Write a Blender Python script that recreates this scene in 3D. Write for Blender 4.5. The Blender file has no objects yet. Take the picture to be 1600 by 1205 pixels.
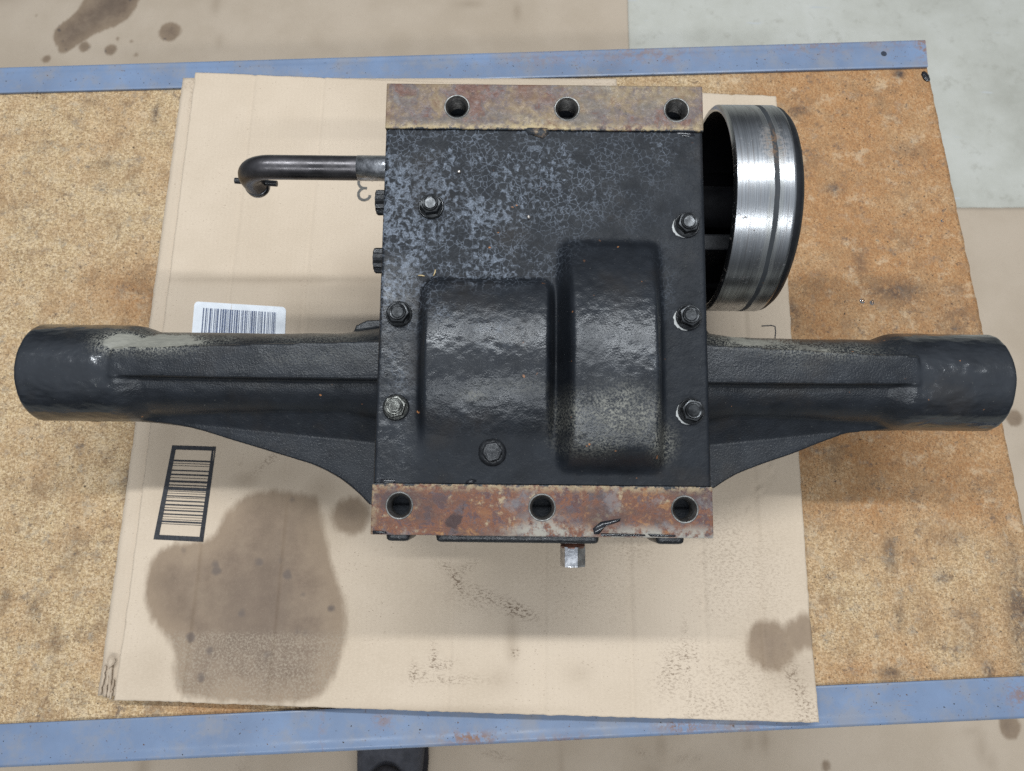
import bpy, bmesh, math, random
import numpy as np
from mathutils import Vector, Matrix
R = math.radians
SC = bpy.context.scene
COL = SC.collection

# ------------------------------------------------------------------ camera
FPX, CX, CY = 1150.0, 800.0, 602.5           # focal length and centre in photo pixels
TILT, CAMH = R(13.7), 0.672                  # tilt from straight down, height over the bench board
cam = bpy.data.objects.new('camera', bpy.data.cameras.new('camera'))
COL.objects.link(cam); SC.camera = cam
cam.location = (0, 0, CAMH); cam.rotation_euler = (TILT, 0, 0)
cam.data.sensor_width = 36; cam.data.lens = FPX / 1600 * 36
cam.data.clip_start = 0.01; cam.data.clip_end = 50
cam.data.dof.use_dof = True; cam.data.dof.focus_distance = 0.54; cam.data.dof.aperture_fstop = 14.0

# ------------------------------------------------------------------ light: shop ceiling with two long tube lamps
w = bpy.data.worlds.new('World'); SC.world = w; w.use_nodes = True
nt = w.node_tree; nt.nodes.clear()
wo = nt.nodes.new('ShaderNodeOutputWorld'); bg = nt.nodes.new('ShaderNodeBackground')
nt.links.new(bg.outputs[0], wo.inputs[0])
bg.inputs[1].default_value = 1.0
wt = nt.nodes.new('ShaderNodeTexCoord'); wx = nt.nodes.new('ShaderNodeSeparateXYZ'); wr = nt.nodes.new('ShaderNodeValToRGB')   # pale ceiling, darker shop walls
nt.links.new(wt.outputs['Generated'], wx.inputs[0]); nt.links.new(wx.outputs['Z'], wr.inputs[0]); nt.links.new(wr.outputs[0], bg.inputs[0])
e = wr.color_ramp.elements; e[0].position = 0.10; e[0].color = (.070, .077, .085, 1); e[1].position = 0.85; e[1].color = (.52, .575, .65, 1)
def tube_lamp(name, y, z, power, length=2.4, width=0.08):
    l = bpy.data.lights.new(name, 'AREA'); l.shape = 'RECTANGLE'
    l.size = length; l.size_y = width; l.energy = power; l.color = (0.90, 0.955, 1.0)
    o = bpy.data.objects.new(name, l); COL.objects.link(o); o.location = (0.05, y, z)
    return o
tube_lamp('ceiling_lamp_far', 0.83, 2.35, 56)
tube_lamp('ceiling_lamp_near', -1.45, 2.35, 42)
SC.view_settings.view_transform = 'Standard'; SC.view_settings.look = 'None'
SC.view_settings.exposure = 0.0; SC.view_settings.gamma = 1.0
SC.render.engine = 'CYCLES'
try:
    SC.cycles.use_denoising = False
    SC.cycles.max_bounces = 6
except Exception: pass

# ------------------------------------------------------------------ measuring: photo pixel -> point on a plane
CAMP = np.array([0, 0, CAMH])
def ray(px, py):
    f = np.array([0, math.sin(TILT), -math.cos(TILT)]); u = np.array([0, math.cos(TILT), math.sin(TILT)])
    return f + np.array([1.0, 0, 0]) * (px - CX) / FPX + u * (CY - py) / FPX
def P(px, py, z=0.0):
    d = ray(px, py); t = (z - CAMH) / d[2]
    p = CAMP + d * t
    return float(p[0]), float(p[1])
AX = np.array([0.0190, 0.1385, 0.128])       # centre of the axle in the world
TX, TZ = R(6.0), R(-0.65)                    # how the transaxle lies: far end raised, turned a little
RM = np.array(Matrix.Rotation(TZ, 3, 'Z') @ Matrix.Rotation(TX, 3, 'X'))
def L(px, py, z=0.1):
    c = RM.T @ (CAMP - AX); d = RM.T @ ray(px, py)
    p = c + d * (z - c[2]) / d[2]
    return float(p[0]), float(p[1])
ZB = 0.1165                                  # axle height over the base of the transaxle

# ------------------------------------------------------------------ numpy noise
def vnoise(x, y, seed=0):
    xi = np.floor(x).astype(np.int64); yi = np.floor(y).astype(np.int64)
    fx = x - xi; fy = y - yi
    fx = fx * fx * (3 - 2 * fx); fy = fy * fy * (3 - 2 * fy)
    def h(a, b):
        n = (a * 374761393 + b * 668265263 + seed * 1442695041) & 0xffffffff
        n = ((n ^ (n >> 13)) * 1274126177) & 0xffffffff
        return ((n ^ (n >> 16)) & 0xffff) / 65535.0
    return (h(xi, yi) * (1 - fx) + h(xi + 1, yi) * fx) * (1 - fy) + (h(xi, yi + 1) * (1 - fx) + h(xi + 1, yi + 1) * fx) * fy
def fbm(x, y, s, o=3, seed=0):
    r = 0; a = 1.0; t = 0
    for k in range(o):
        r = r + a * vnoise(x * s + 31.7 * k, y * s + 17.3 * k, seed + k); t += a; a *= .5; s *= 2.03
    return r / t
def sstep(a, b, x):
    t = np.clip((x - a) / (b - a), 0, 1); return t * t * (3 - 2 * t)
def sd_poly(x, y, poly):                     # signed distance, + inside
    d = np.full(x.shape, 1e9); s = np.ones(x.shape)
    n = len(poly)
    for i in range(n):
        ax, ay = poly[i]; bx, by = poly[(i + 1) % n]
        ex, ey = bx - ax, by - ay; wx, wy = x - ax, y - ay
        t = np.clip((wx * ex + wy * ey) / (ex * ex + ey * ey + 1e-20), 0, 1)
        dx, dy = wx - ex * t, wy - ey * t
        d = np.minimum(d, dx * dx + dy * dy)
        c1 = y >= ay; c2 = y < by; c3 = ex * wy > ey * wx
        f = (c1 & c2 & c3) | (~c1 & ~c2 & ~c3)
        s = np.where(f, -s, s)
    return -s * np.sqrt(d)

# ------------------------------------------------------------------ materials
class MB:
    def __init__(self, name):
        self.m = bpy.data.materials.new(name); self.m.use_nodes = True
        self.t = self.m.node_tree; self.t.nodes.clear()
        self.o = self.t.nodes.new('ShaderNodeOutputMaterial'); self.b = self.t.nodes.new('ShaderNodeBsdfPrincipled')
        self.t.links.new(self.b.outputs[0], self.o.inputs[0])
        self.tc = self.t.nodes.new('ShaderNodeTexCoord')
    def n(self, typ): return self.t.nodes.new(typ)
    def put(self, sock, v):
        if hasattr(v, 'is_linked') or isinstance(v, bpy.types.NodeSocket): self.t.links.new(v, sock)
        else:
            if isinstance(v, (tuple, list)) and len(v) == 3 and sock.type == 'RGBA': v = (*v, 1)
            sock.default_value = v
    def co(self, scale=(1, 1, 1), loc=(0, 0, 0), rot=(0, 0, 0)):
        n = self.n('ShaderNodeMapping'); self.t.links.new(self.tc.outputs['Object'], n.inputs[0])
        n.inputs['Scale'].default_value = scale; n.inputs['Location'].default_value = loc; n.inputs['Rotation'].default_value = rot
        return n.outputs[0]
    def noise(self, s, d=4, r=.55, vec=None, dist=0, color=False):
        n = self.n('ShaderNodeTexNoise'); n.inputs['Scale'].default_value = s; n.inputs['Detail'].default_value = d
        n.inputs['Roughness'].default_value = r; n.inputs['Distortion'].default_value = dist
        self.t.links.new(vec if vec is not None else self.tc.outputs['Object'], n.inputs['Vector'])
        return n.outputs['Color' if color else 'Fac']
    def vor(self, s, feat='F1', vec=None, rnd=1, out='Distance'):
        n = self.n('ShaderNodeTexVoronoi'); n.feature = feat; n.inputs['Scale'].default_value = s
        n.inputs['Randomness'].default_value = rnd
        self.t.links.new(vec if vec is not None else self.tc.outputs['Object'], n.inputs['Vector'])
        return n.outputs[out]
    def warp(self, amt, s):                  # object coords pushed about by noise
        c = self.noise(s, 3, .5, color=True)
        a = self.n('ShaderNodeVectorMath'); a.operation = 'SUBTRACT'; self.t.links.new(c, a.inputs[0]); a.inputs[1].default_value = (.5, .5, .5)
        k = self.n('ShaderNodeVectorMath'); k.operation = 'SCALE'; self.t.links.new(a.outputs[0], k.inputs[0]); k.inputs['Scale'].default_value = amt
        d = self.n('ShaderNodeVectorMath'); d.operation = 'ADD'; self.t.links.new(k.outputs[0], d.inputs[0]); self.t.links.new(self.tc.outputs['Object'], d.inputs[1])
        return d.outputs[0]
    def attr(self, name):
        n = self.n('ShaderNodeAttribute'); n.attribute_name = name; return n.outputs['Fac']
    def math(self, op, a, b=0.0, clamp=False):
        n = self.n('ShaderNodeMath'); n.operation = op; n.use_clamp = clamp
        self.put(n.inputs[0], a); self.put(n.inputs[1], b); return n.outputs[0]
    def mr(self, v, a, b, c=0.0, d=1.0, smooth=True):
        n = self.n('ShaderNodeMapRange'); n.interpolation_type = 'SMOOTHSTEP' if smooth else 'LINEAR'
        self.put(n.inputs[0], v)
        for i, q in enumerate((a, b, c, d)): self.put(n.inputs[i + 1], q)
        return n.outputs[0]
    def ramp(self, v, stops):
        n = self.n('ShaderNodeValToRGB'); self.t.links.new(v, n.inputs[0]); e = n.color_ramp.elements
        while len(e) < len(stops): e.new(0.5)
        for i, (p, c) in enumerate(stops): e[i].position = p; e[i].color = (*c, 1)
        return n.outputs[0]
    def mix(self, f, a, b, mode='MIX'):
        n = self.n('ShaderNodeMix'); n.data_type = 'RGBA'; n.blend_type = mode
        self.put(n.inputs[0], f); self.put(n.inputs[6], a); self.put(n.inputs[7], b); return n.outputs[2]
    def bump(self, h, strength=.5, dist=.001, normal=None):
        n = self.n('ShaderNodeBump'); n.inputs['Strength'].default_value = strength; n.inputs['Distance'].default_value = dist
        self.t.links.new(h, n.inputs['Height'])
        if normal is not None: self.t.links.new(normal, n.inputs['Normal'])
        return n.outputs[0]
    def sep(self, vec=None):
        n = self.n('ShaderNodeSeparateXYZ'); self.t.links.new(vec if vec is not None else self.tc.outputs['Object'], n.inputs[0]); return n.outputs
    def fin(self, col=None, rough=None, metal=None, normal=None, spec=None, coat=None, aniso=None):
        b = self.b.inputs
        if col is not None: self.put(b['Base Color'], col)
        if rough is not None: self.put(b['Roughness'], rough)
        if metal is not None: self.put(b['Metallic'], metal)
        if normal is not None: self.put(b['Normal'], normal)
        if spec is not None: self.put(b['Specular IOR Level'], spec)
        if coat is not None: self.put(b['Coat Weight'], coat); b['Coat Roughness'].default_value = .12
        return self.m

def m_cast(name='black_cast_paint'):
    b = MB(name)
    film_sheen, chalk, wet = b.attr('film_sheen'), b.attr('chalk'), b.attr('wet')
    wv = b.warp(.0055, 210)
    cov = b.noise(34, 4, .6)
    e1 = b.vor(360, 'SMOOTH_F1', wv); e2 = b.vor(640, 'F1', wv); e3 = b.vor(240, 'DISTANCE_TO_EDGE', wv)
    fn = b.math('MULTIPLY', b.math('SUBTRACT', b.noise(700, 3, .7), .5), .36)
    # round dark islands with dried film left between them, the lamp's sheen painted into its pale colour; thin veins where little film is left
    th = b.math('SUBTRACT', b.math('ADD', .76, b.mr(cov, .3, .7, -.06, .16)), b.math('MULTIPLY', film_sheen, .50))
    k1 = b.mr(b.math('SUBTRACT', b.math('ADD', e1, fn), th), -.04, .13)
    k2 = b.mr(b.math('SUBTRACT', b.math('ADD', e2, fn), th), -.03, .16)
    k3 = b.math('MULTIPLY', b.mr(b.math('ADD', e3, b.math('MULTIPLY', fn, .2)), .075, .01), b.mr(b.noise(60, 3, .6), .36, .56))
    pat = b.math('MAXIMUM', b.math('MULTIPLY', k1, b.mr(k2, 0, 1, .55, 1)), b.math('MULTIPLY', k3, .7))
    gran = b.mr(b.noise(1300, 4, .8), .40, .60)
    fm = b.math('MULTIPLY', b.math('MULTIPLY', pat, b.math('ADD', b.math('MULTIPLY', gran, .72), .28)), b.mr(film_sheen, .04, .45, 0, 1), True)
    basec = b.ramp(b.noise(60, 5, .6), [(.3, (.0075, .0088, .0112)), (.7, (.0145, .0168, .0208))])
    c = b.mix(b.math('MULTIPLY', fm, .85), basec, (.215, .242, .285))
    cs = b.math('MULTIPLY', chalk, b.mr(b.noise(760, 5, .8), .47, .56), True)
    cs = b.math('MAXIMUM', cs, b.mr(b.math('ADD', chalk, b.math('MULTIPLY', b.math('SUBTRACT', b.noise(1, 5, .75, b.co((160, 420, 420))), .5), 1.3)), 1.05, 1.35))
    c = b.mix(b.math('MULTIPLY', cs, .9), c, b.mix(b.noise(1, 5, .7, b.co((140, 520, 520))), (.15, .145, .125), (.40, .38, .31)))
    c = b.mix(b.math('MULTIPLY', b.mr(b.noise(17, 5, .65, b.co((1, 1, 1), (3, 3, 3))), .52, .70), .5), c, (.022, .018, .015))
    c = b.mix(b.math('MULTIPLY', b.mr(b.noise(520, 3, .7), .68, .72), .5), c, (.13, .125, .11))
    rs = b.math('MULTIPLY', b.mr(b.noise(150, 2, .5), .735, .76), b.mr(b.noise(14, 2, .5), .5, .6))
    c = b.mix(rs, c, (.30, .13, .05))
    rough = b.math('ADD', b.mr(b.noise(75, 4, .6), .3, .7, .44, .54), b.math('ADD', b.math('MULTIPLY', wet, -.24), b.math('MULTIPLY', b.math('POWER', wet, 5.0), -.07)))
    rough = b.math('ADD', rough, b.math('MULTIPLY', b.math('MAXIMUM', cs, b.math('MULTIPLY', fm, .5)), .3), True)
    h1 = b.noise(900, 3, .55); h2 = b.noise(330, 3, .5); h3 = b.vor(800, 'SMOOTH_F1')
    w5 = b.math('POWER', wet, 5.0); fin_ = b.mr(w5, 0, 1, 1.0, .12)
    h = b.math('ADD', b.math('MULTIPLY', b.math('MULTIPLY', h1, .7), fin_), b.math('MULTIPLY', h2, b.math('ADD', b.math('MULTIPLY', wet, .22), .12)))
    h = b.math('ADD', h, b.math('MULTIPLY', b.math('MULTIPLY', h3, .4), fin_))
    h = b.math('ADD', h, b.math('MULTIPLY', b.noise(1, 3, .6, b.co((120, 260, 260))), b.math('MULTIPLY', w5, .5)))
    return b.fin(c, rough, 0.0, b.bump(h, .34, .0008), b.math('ADD', b.math('ADD', .17, b.math('MULTIPLY', wet, .28)), b.math('MULTIPLY', b.math('POWER', wet, 5.0), .35)))
def m_rust(name, kind):
    b = MB(name)
    n1 = b.noise(38 if kind == 'far' else 62, 8, .76, b.warp(.012, 90)); n2 = b.noise(260, 4, .7); n3 = b.noise(95, 6, .7, b.co((1, 1, 1), (3, 1, 7)))
    if kind == 'far':
        c = b.ramp(n1, [(.33, (.060, .030, .026)), (.41, (.135, .056, .036)), (.46, (.105, .080, .082)), (.51, (.150, .098, .070)), (.58, (.21, .145, .082)), (.66, (.12, .045, .024))])
        c = b.mix(b.math('MULTIPLY', b.mr(n3, .52, .72), b.mr(n2, .42, .62)), c, (.27, .205, .125))
        c = b.mix(b.math('MULTIPLY', b.mr(n3, .42, .28), .7), c, (.17, .13, .145))
        c = b.mix(b.mr(b.noise(38, 3, .5, b.co((1, 1, 1), (9, 4, 2))), .66, .74), c, (.32, .32, .34))
        r = b.mr(n2, .3, .7, .38, .62)
    else:
        c = b.ramp(n1, [(.33, (.040, .020, .018)), (.40, (.115, .040, .026)), (.46, (.085, .048, .050)), (.51, (.20, .068, .022)), (.56, (.12, .050, .034)), (.62, (.30, .125, .035)), (.69, (.36, .24, .12))])
        c = b.mix(b.math('MULTIPLY', b.mr(n3, .55, .66), b.mr(n2, .44, .58)), c, (.38, .29, .17))
        c = b.mix(b.math('MULTIPLY', b.mr(n3, .45, .35), .85), c, (.085, .072, .080))
        c = b.mix(b.math('MULTIPLY', b.attr('pale'), b.mr(b.noise(130, 6, .75), .38, .56)), c, (.34, .31, .25))
        c = b.mix(b.mr(b.math('ADD', b.attr('oil'), b.math('MULTIPLY', b.noise(260, 3, .6), .004)), .0015, .003), c, (.045, .018, .014))
        r = b.mr(n2, .3, .7, .36, .62)
    lo = b.noise(1, 4, .6, b.co((16, 34, 16), (1.3, .4, 2.0)))
    c = b.mix(b.math('MULTIPLY', b.mr(lo, .50, .36), .75), c, (.115, .098, .088) if kind == 'far' else (.070, .040, .032))
    c = b.mix(b.math('MULTIPLY', b.mr(lo, .54, .66), .55), c, (.15, .070, .036) if kind == 'far' else (.32, .135, .040))
    c = b.mix(b.math('MULTIPLY', b.attr('edge'), b.mr(b.noise(210, 5, .75), .40, .56)), c, (.36, .27, .15))
    c = b.mix(1.0, c, (.84, .84, .78) if kind == 'far' else (.80, .80, .82), 'MULTIPLY')
    c = b.mix(b.math('MULTIPLY', b.mr(b.noise(30, 5, .7, b.co((1, 1, 1), (8, 8, 1))), .57, .68), .6), c, (.16, .155, .155))
    bl = b.mr(b.noise(48, 6, .75, b.co((1, 1, 1), (1, 5, 3))), .64, .69); c = b.mix(b.math('MULTIPLY', bl, .85), c, (.016, .013, .013))
    pt = b.mr(b.math('ADD', b.attr('inner'), b.math('MULTIPLY', b.math('SUBTRACT', b.noise(150, 5, .75), .5), .010)), .0010, -.0002); c = b.mix(pt, c, (.012, .014, .017))
    e = b.mr(b.math('MULTIPLY', n2, n3), .17, .11)
    c = b.mix(b.math('MULTIPLY', e, .75), c, (.05, .028, .022))
    h = b.math('ADD', b.math('MULTIPLY', n2, .7), n3)
    return b.fin(c, r, .2, b.bump(h, .6, .0008), .5)
def m_simple(name, col, rough=.5, metal=0.0, var=.25, scale=120, bump=.3, bdist=.0005, spec=.5, coat=None):
    b = MB(name)
    n = b.noise(scale, 4, .6)
    c = b.mix(b.mr(n, .25, .75), tuple(x * (1 - var) for x in col), tuple(min(1, x * (1 + var)) for x in col))
    r = b.mr(b.noise(scale * 1.7, 3, .6), .3, .7, max(.03, rough - .09), min(1, rough + .09))
    return b.fin(c, r, metal, b.bump(b.noise(scale * 3, 3, .6), bump, bdist), spec, coat)
def m_drum(x0, x1):
    b = MB('machined_drum_steel'); xs = b.sep()[0]
    u = b.mr(xs, x0, x1, 0, 1, False)
    lines = b.noise(1, 4, .7, b.co((2600, 10, 10))); lines2 = b.noise(1, 3, .6, b.co((700, 26, 26)))
    c = b.mix(b.mr(lines, .3, .7), (.28, .285, .29), (.50, .505, .51))
    c = b.mix(b.math('MULTIPLY', b.mr(lines2, .5, .68), .65), c, (.20, .19, .185))
    wob = b.math('MULTIPLY', b.math('SUBTRACT', b.noise(42, 3, .6), .5), .055)
    uw = b.math('ADD', u, wob)
    stripe = b.math('MULTIPLY', b.mr(uw, .535, .545), b.mr(uw, .62, .61))
    pale = b.math('MULTIPLY', b.mr(uw, .45, .48), b.mr(uw, .68, .66))
    c = b.mix(b.math('MULTIPLY', pale, .4), c, (.34, .34, .31))
    c = b.mix(stripe, c, (.022, .025, .028))
    pit = b.math('MULTIPLY', b.mr(b.noise(420, 3, .7), .60, .68), b.mr(b.noise(46, 2, .5), .50, .60))
    pit2 = b.mr(b.noise(520, 2, .6), .76, .79)
    pit = b.math('MAXIMUM', pit, pit2)
    rustp = b.math('MULTIPLY', b.attr('rust'), b.mr(b.noise(330, 4, .7), .42, .56))
    c = b.mix(pit, c, (.07, .045, .03)); c = b.mix(rustp, c, (.13, .075, .04))
    met = b.math('SUBTRACT', 1.0, b.math('MAXIMUM', stripe, b.math('MAXIMUM', b.math('MAXIMUM', pit, rustp), b.math('MULTIPLY', pale, .1))), True)
    r = b.math('ADD', b.mr(lines2, .3, .7, .23, .31), b.math('MULTIPLY', b.math('MAXIMUM', stripe, b.math('MAXIMUM', rustp, pit)), .4))
    return b.fin(c, r, met, b.bump(b.math('ADD', lines, b.math('MULTIPLY', rustp, -1.0)), .18, .0003))
def m_card(name, tone=1.0, floor=False):
    b = MB(name)
    fib = b.noise(1, 5, .65, b.co((420, 900, 500))); fine = b.noise(1500, 3, .7); big = b.noise(9, 4, .55)
    a0 = tuple(x * tone for x in (.492, .394, .290)); a1 = tuple(x * tone for x in (.568, .462, .350))
    c = b.mix(b.mr(big, .3, .7), a0, a1)
    c = b.mix(b.math('MULTIPLY', b.mr(fib, .35, .7), .35), c, tuple(x * 1.12 for x in a1))
    flute = b.math('SINE', b.math('MULTIPLY', b.sep(b.warp(.002, 20))[0], 2 * math.pi / .0042))
    c = b.mix(b.math('MULTIPLY', b.mr(flute, -1, 1), .03), c, (.36, .27, .19))
    sp = b.math('MULTIPLY', b.mr(b.noise(1, 3, .7, b.co((420, 800, 500), rot=(0, 0, .6))), .64, .70), b.mr(b.noise(18, 3, .6), .36, .60))
    c = b.mix(b.math('MULTIPLY', sp, .65), c, (.14, .085, .05))
    wobf = b.math('MULTIPLY', b.math('SUBTRACT', b.noise(1, 5, .65, b.co((110, 45, 60))), .5), .012)
    st = b.mr(b.math('ADD', b.attr('stain'), wobf), -.0034, .0050)
    rim = b.mr(b.math('ADD', b.attr('stain'), wobf), .0, .030, 1.0, .0)
    sc = b.ramp(b.noise(26, 7, .7), [(.34, (.125, .083, .056)), (.5, (.185, .128, .087)), (.66, (.25, .18, .122))])
    sc = b.mix(b.math('MULTIPLY', b.mr(b.math('ADD', b.attr('stain'), b.math('MULTIPLY', b.math('SUBTRACT', b.noise(30, 5, .7), .5), .06)), .018, .060), .55), sc, (.115, .080, .058))
    sc = b.mix(b.math('MULTIPLY', rim, .6), sc, (.30, .215, .14))
    sc = b.mix(b.math('MULTIPLY', b.mr(b.noise(900, 4, .75), .55, .72), .35), sc, (.33, .26, .19))
    sc = b.mix(b.math('MULTIPLY', b.attr('worn'), b.mr(b.noise(560, 6, .8), .44, .62)), sc, (.30, .24, .175))
    sc = b.mix(b.math('MULTIPLY', b.mr(b.vor(46, 'F1', b.warp(.006, 90)), .26, .12), b.mr(b.noise(17, 2, .5), .40, .50)), sc, (.105, .078, .064))
    c = b.mix(b.math('MULTIPLY', st, .93), c, sc)
    sc2 = b.math('MULTIPLY', b.attr('soft'), .6)
    c = b.mix(sc2, c, (.24, .175, .115))
    scf = b.math('MULTIPLY', b.attr('scuff'), b.mr(b.noise(1, 6, .78, b.co((330, 640, 400), rot=(0, 0, .9))), .48, .60))
    c = b.mix(b.math('MULTIPLY', scf, .85), c, (.125, .078, .046))
    h = b.math('ADD', b.math('MULTIPLY', fine, .3), b.math('ADD', fib, b.math('MULTIPLY', flute, .05)))
    return b.fin(c, b.mr(st, 0, 1, .85, .62), 0.0, b.bump(h, .28, .0006), .25)
def m_board():
    b = MB('oily_particle_board'); od = b.attr('orange'); dk = b.attr('dark')
    ch = b.vor(900, 'F1', b.co((1, .55, 1), rot=(0, 0, .6)), out='Color'); chs = b.n('ShaderNodeSeparateColor'); b.t.links.new(ch, chs.inputs[0])
    ch2 = b.noise(1, 4, .7, b.co((1100, 520, 700), rot=(0, 0, -.8))); ch3 = b.noise(1, 4, .7, b.co((520, 1150, 700), rot=(0, 0, -.3)))
    n = b.math('ADD', b.math('MULTIPLY', chs.outputs[0], .35), b.math('ADD', b.math('MULTIPLY', ch2, .5), b.math('MULTIPLY', ch3, .5)))
    pale = b.ramp(n, [(.30, (.20, .12, .06)), (.48, (.41, .28, .140)), (.66, (.54, .39, .215)), (.88, (.66, .51, .325))])
    oran = b.ramp(n, [(.30, (.20, .086, .030)), (.50, (.32, .148, .054)), (.68, (.395, .20, .080)), (.9, (.46, .27, .13))])
    f = b.math('ADD', od, b.math('MULTIPLY', b.math('SUBTRACT', b.noise(16, 6, .7), .5), 1.9), True)
    c = b.mix(f, pale, oran)
    d1 = b.math('MULTIPLY', b.mr(b.noise(24, 8, .76, b.warp(.02, 40)), .52, .65), .50)
    c = b.mix(d1, c, (.14, .085, .05))
    d2 = b.math('MULTIPLY', b.mr(b.noise(62, 8, .78, b.co((1, 1, 1), (5, 2, 1))), .56, .66), .75)
    c = b.mix(d2, c, (.10, .078, .068))
    d3 = b.mr(b.noise(260, 3, .65), .635, .665)
    c = b.mix(b.math('MULTIPLY', d3, .8), c, (.045, .03, .022))
    d4 = b.mr(b.noise(120, 2, .5, b.co((1, 1, 1), (2, 8, 3))), .735, .755)
    c = b.mix(b.math('MULTIPLY', d4, .9), c, (.022, .015, .012))
    c = b.mix(b.math('MULTIPLY', dk, b.mr(b.noise(90, 7, .76), .34, .56)), c, (.052, .038, .035))
    fl1 = b.noise(1, 5, .72, b.co((230, 520, 300), (7, 1, 2), (0, 0, .5))); fl2 = b.noise(1, 5, .72, b.co((480, 210, 300), (2, 9, 4), (0, 0, .9)))
    c = b.mix(b.math('MULTIPLY', b.mr(fl1, .52, .42), b.mr(f, 0, 1, .62, .30)), c, (.21, .120, .056))
    c = b.mix(b.math('MULTIPLY', b.mr(fl2, .55, .66), b.mr(f, 0, 1, .60, .16)), c, (.62, .48, .31))
    gp = b.math('MULTIPLY', b.mr(b.noise(64, 5, .7, b.co((1, 1, 1), (4, 6, 9))), .53, .66), b.mr(fl1, .35, .60))
    c = b.mix(b.math('MULTIPLY', gp, b.mr(f, 0, 1, .75, .40)), c, (.25, .215, .17))
    mid = b.noise(46, 5, .7, b.co((1, 1, 1), (11, 3, 6)))
    c = b.mix(b.math('MULTIPLY', b.mr(mid, .52, .36), .34), c, (.27, .155, .074))
    c = b.mix(b.math('MULTIPLY', b.mr(mid, .54, .68), .42), c, (.60, .47, .31))
    f1 = b.mr(b.noise(1, 4, .7, b.co((480, 1500, 600), rot=(0, 0, .7))), .565, .64); f2 = b.mr(b.noise(1, 4, .7, b.co((500, 1600, 600), (3, 3, 3), (0, 0, 2.2))), .565, .64)
    c = b.mix(b.math('MULTIPLY', b.math('MAXIMUM', f1, f2), b.mr(b.noise(40, 3, .6), .3, .6, .4, .95)), c, (.085, .052, .030))
    h = b.math('ADD', b.math('MULTIPLY', n, .8), b.noise(900, 2, .6))
    return b.fin(c, b.mr(n, .3, .8, .6, .8), 0.0, b.bump(h, .40, .0010), .3)
def m_blue():
    b = MB('worn_blue_paint'); xs = b.sep()
    c = b.ramp(b.noise(13, 5, .6), [(.3, (.128, .168, .248)), (.55, (.150, .203, .303)), (.75, (.168, .236, .36))])
    dust = b.math('MULTIPLY', b.mr(b.noise(30, 6, .7), .44, .66), .62)
    c = b.mix(dust, c, (.22, .215, .225))
    ch = b.mr(b.noise(360, 3, .7), .655, .68); big = b.mr(b.noise(24, 3, .6), .42, .58)
    c = b.mix(b.math('MULTIPLY', ch, big), c, (.085, .045, .03))
    sp = b.mr(b.noise(330, 2, .5), .715, .735); c = b.mix(sp, c, (.015, .013, .012))
    sl = b.mr(b.noise(1, 3, .6, b.co((40, 900, 40), rot=(0, 0, .4))), .685, .71); c = b.mix(b.math('MULTIPLY', sl, b.math('MULTIPLY', big, .6)), c, (.27, .17, .11))
    rp = b.math('MULTIPLY', b.attr('rust'), b.mr(b.noise(160, 5, .75), .44, .58)); c = b.mix(rp, c, (.20, .10, .055))
    return b.fin(c, b.math('ADD', b.mr(b.noise(40, 4, .6), .3, .7, .30, .46), b.math('MULTIPLY', rp, .3)), 0.0, b.bump(b.noise(300, 3, .5), .12, .0004), .5)
def m_concrete():
    b = MB('grey_concrete'); n = b.noise(5, 6, .65)
    c = b.ramp(n, [(.3, (.42, .405, .34)), (.5, (.52, .505, .435)), (.7, (.59, .575, .51))])
    c = b.mix(b.math('MULTIPLY', b.mr(b.noise(26, 5, .7), .54, .72), .45), c, (.33, .31, .25))
    c = b.mix(b.mr(b.noise(1, 2, .5, b.co((9, 60, 9), rot=(0, 0, 1.2))), .70, .74), c, (.52, .52, .49))
    return b.fin(c, .6, 0.0, b.bump(b.noise(120, 4, .6), .3, .001), .35)

# ------------------------------------------------------------------ mesh helpers
def link(name, me, mat=None, parent=None, smooth=False, **kw):
    o = bpy.data.objects.new(name, me); COL.objects.link(o)
    if mat is not None and not me.materials: me.materials.append(mat)
    if smooth:
        me.polygons.foreach_set('use_smooth', [True] * len(me.polygons))
    if parent is not None: o.parent = parent
    for k, v in kw.items(): o[k] = v
    return o
def from_bm(bm, name='mesh'):
    me = bpy.data.meshes.new(name); bmesh.ops.recalc_face_normals(bm, faces=bm.faces); bm.to_mesh(me); bm.free(); return me
def from_np(v, f):
    me = bpy.data.meshes.new('mesh'); me.from_pydata([tuple(map(float, q)) for q in v], [], [tuple(map(int, q)) for q in f]); me.update(); return me
def box(bm, x0, x1, y0, y1, z0, z1, bev=0.0, seg=2):
    vs = [bm.verts.new((x, y, z)) for x in (x0, x1) for y in (y0, y1) for z in (z0, z1)]
    fs = [bm.faces.new([vs[i] for i in q]) for q in ((0, 1, 3, 2), (4, 6, 7, 5), (0, 4, 5, 1), (2, 3, 7, 6), (0, 2, 6, 4), (1, 5, 7, 3))]
    if bev: bmesh.ops.bevel(bm, geom=list({e for q in fs for e in q.edges}), offset=bev, segments=seg, affect='EDGES', profile=.6)
def prism(bm, poly, z0, z1, bev=0.0, seg=2, poly_top=None):
    n = len(poly); pt = poly_top or poly
    a = [bm.verts.new((x, y, z0)) for x, y in poly]; c = [bm.verts.new((x, y, z1)) for x, y in pt]
    f0 = bm.faces.new(a[::-1]); f1 = bm.faces.new(c); fs = [f0, f1]
    for i in range(n): fs.append(bm.faces.new((a[i], a[(i + 1) % n], c[(i + 1) % n], c[i])))
    if bev: bmesh.ops.bevel(bm, geom=list(f1.edges), offset=bev, segments=seg, affect='EDGES', profile=.6)
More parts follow.
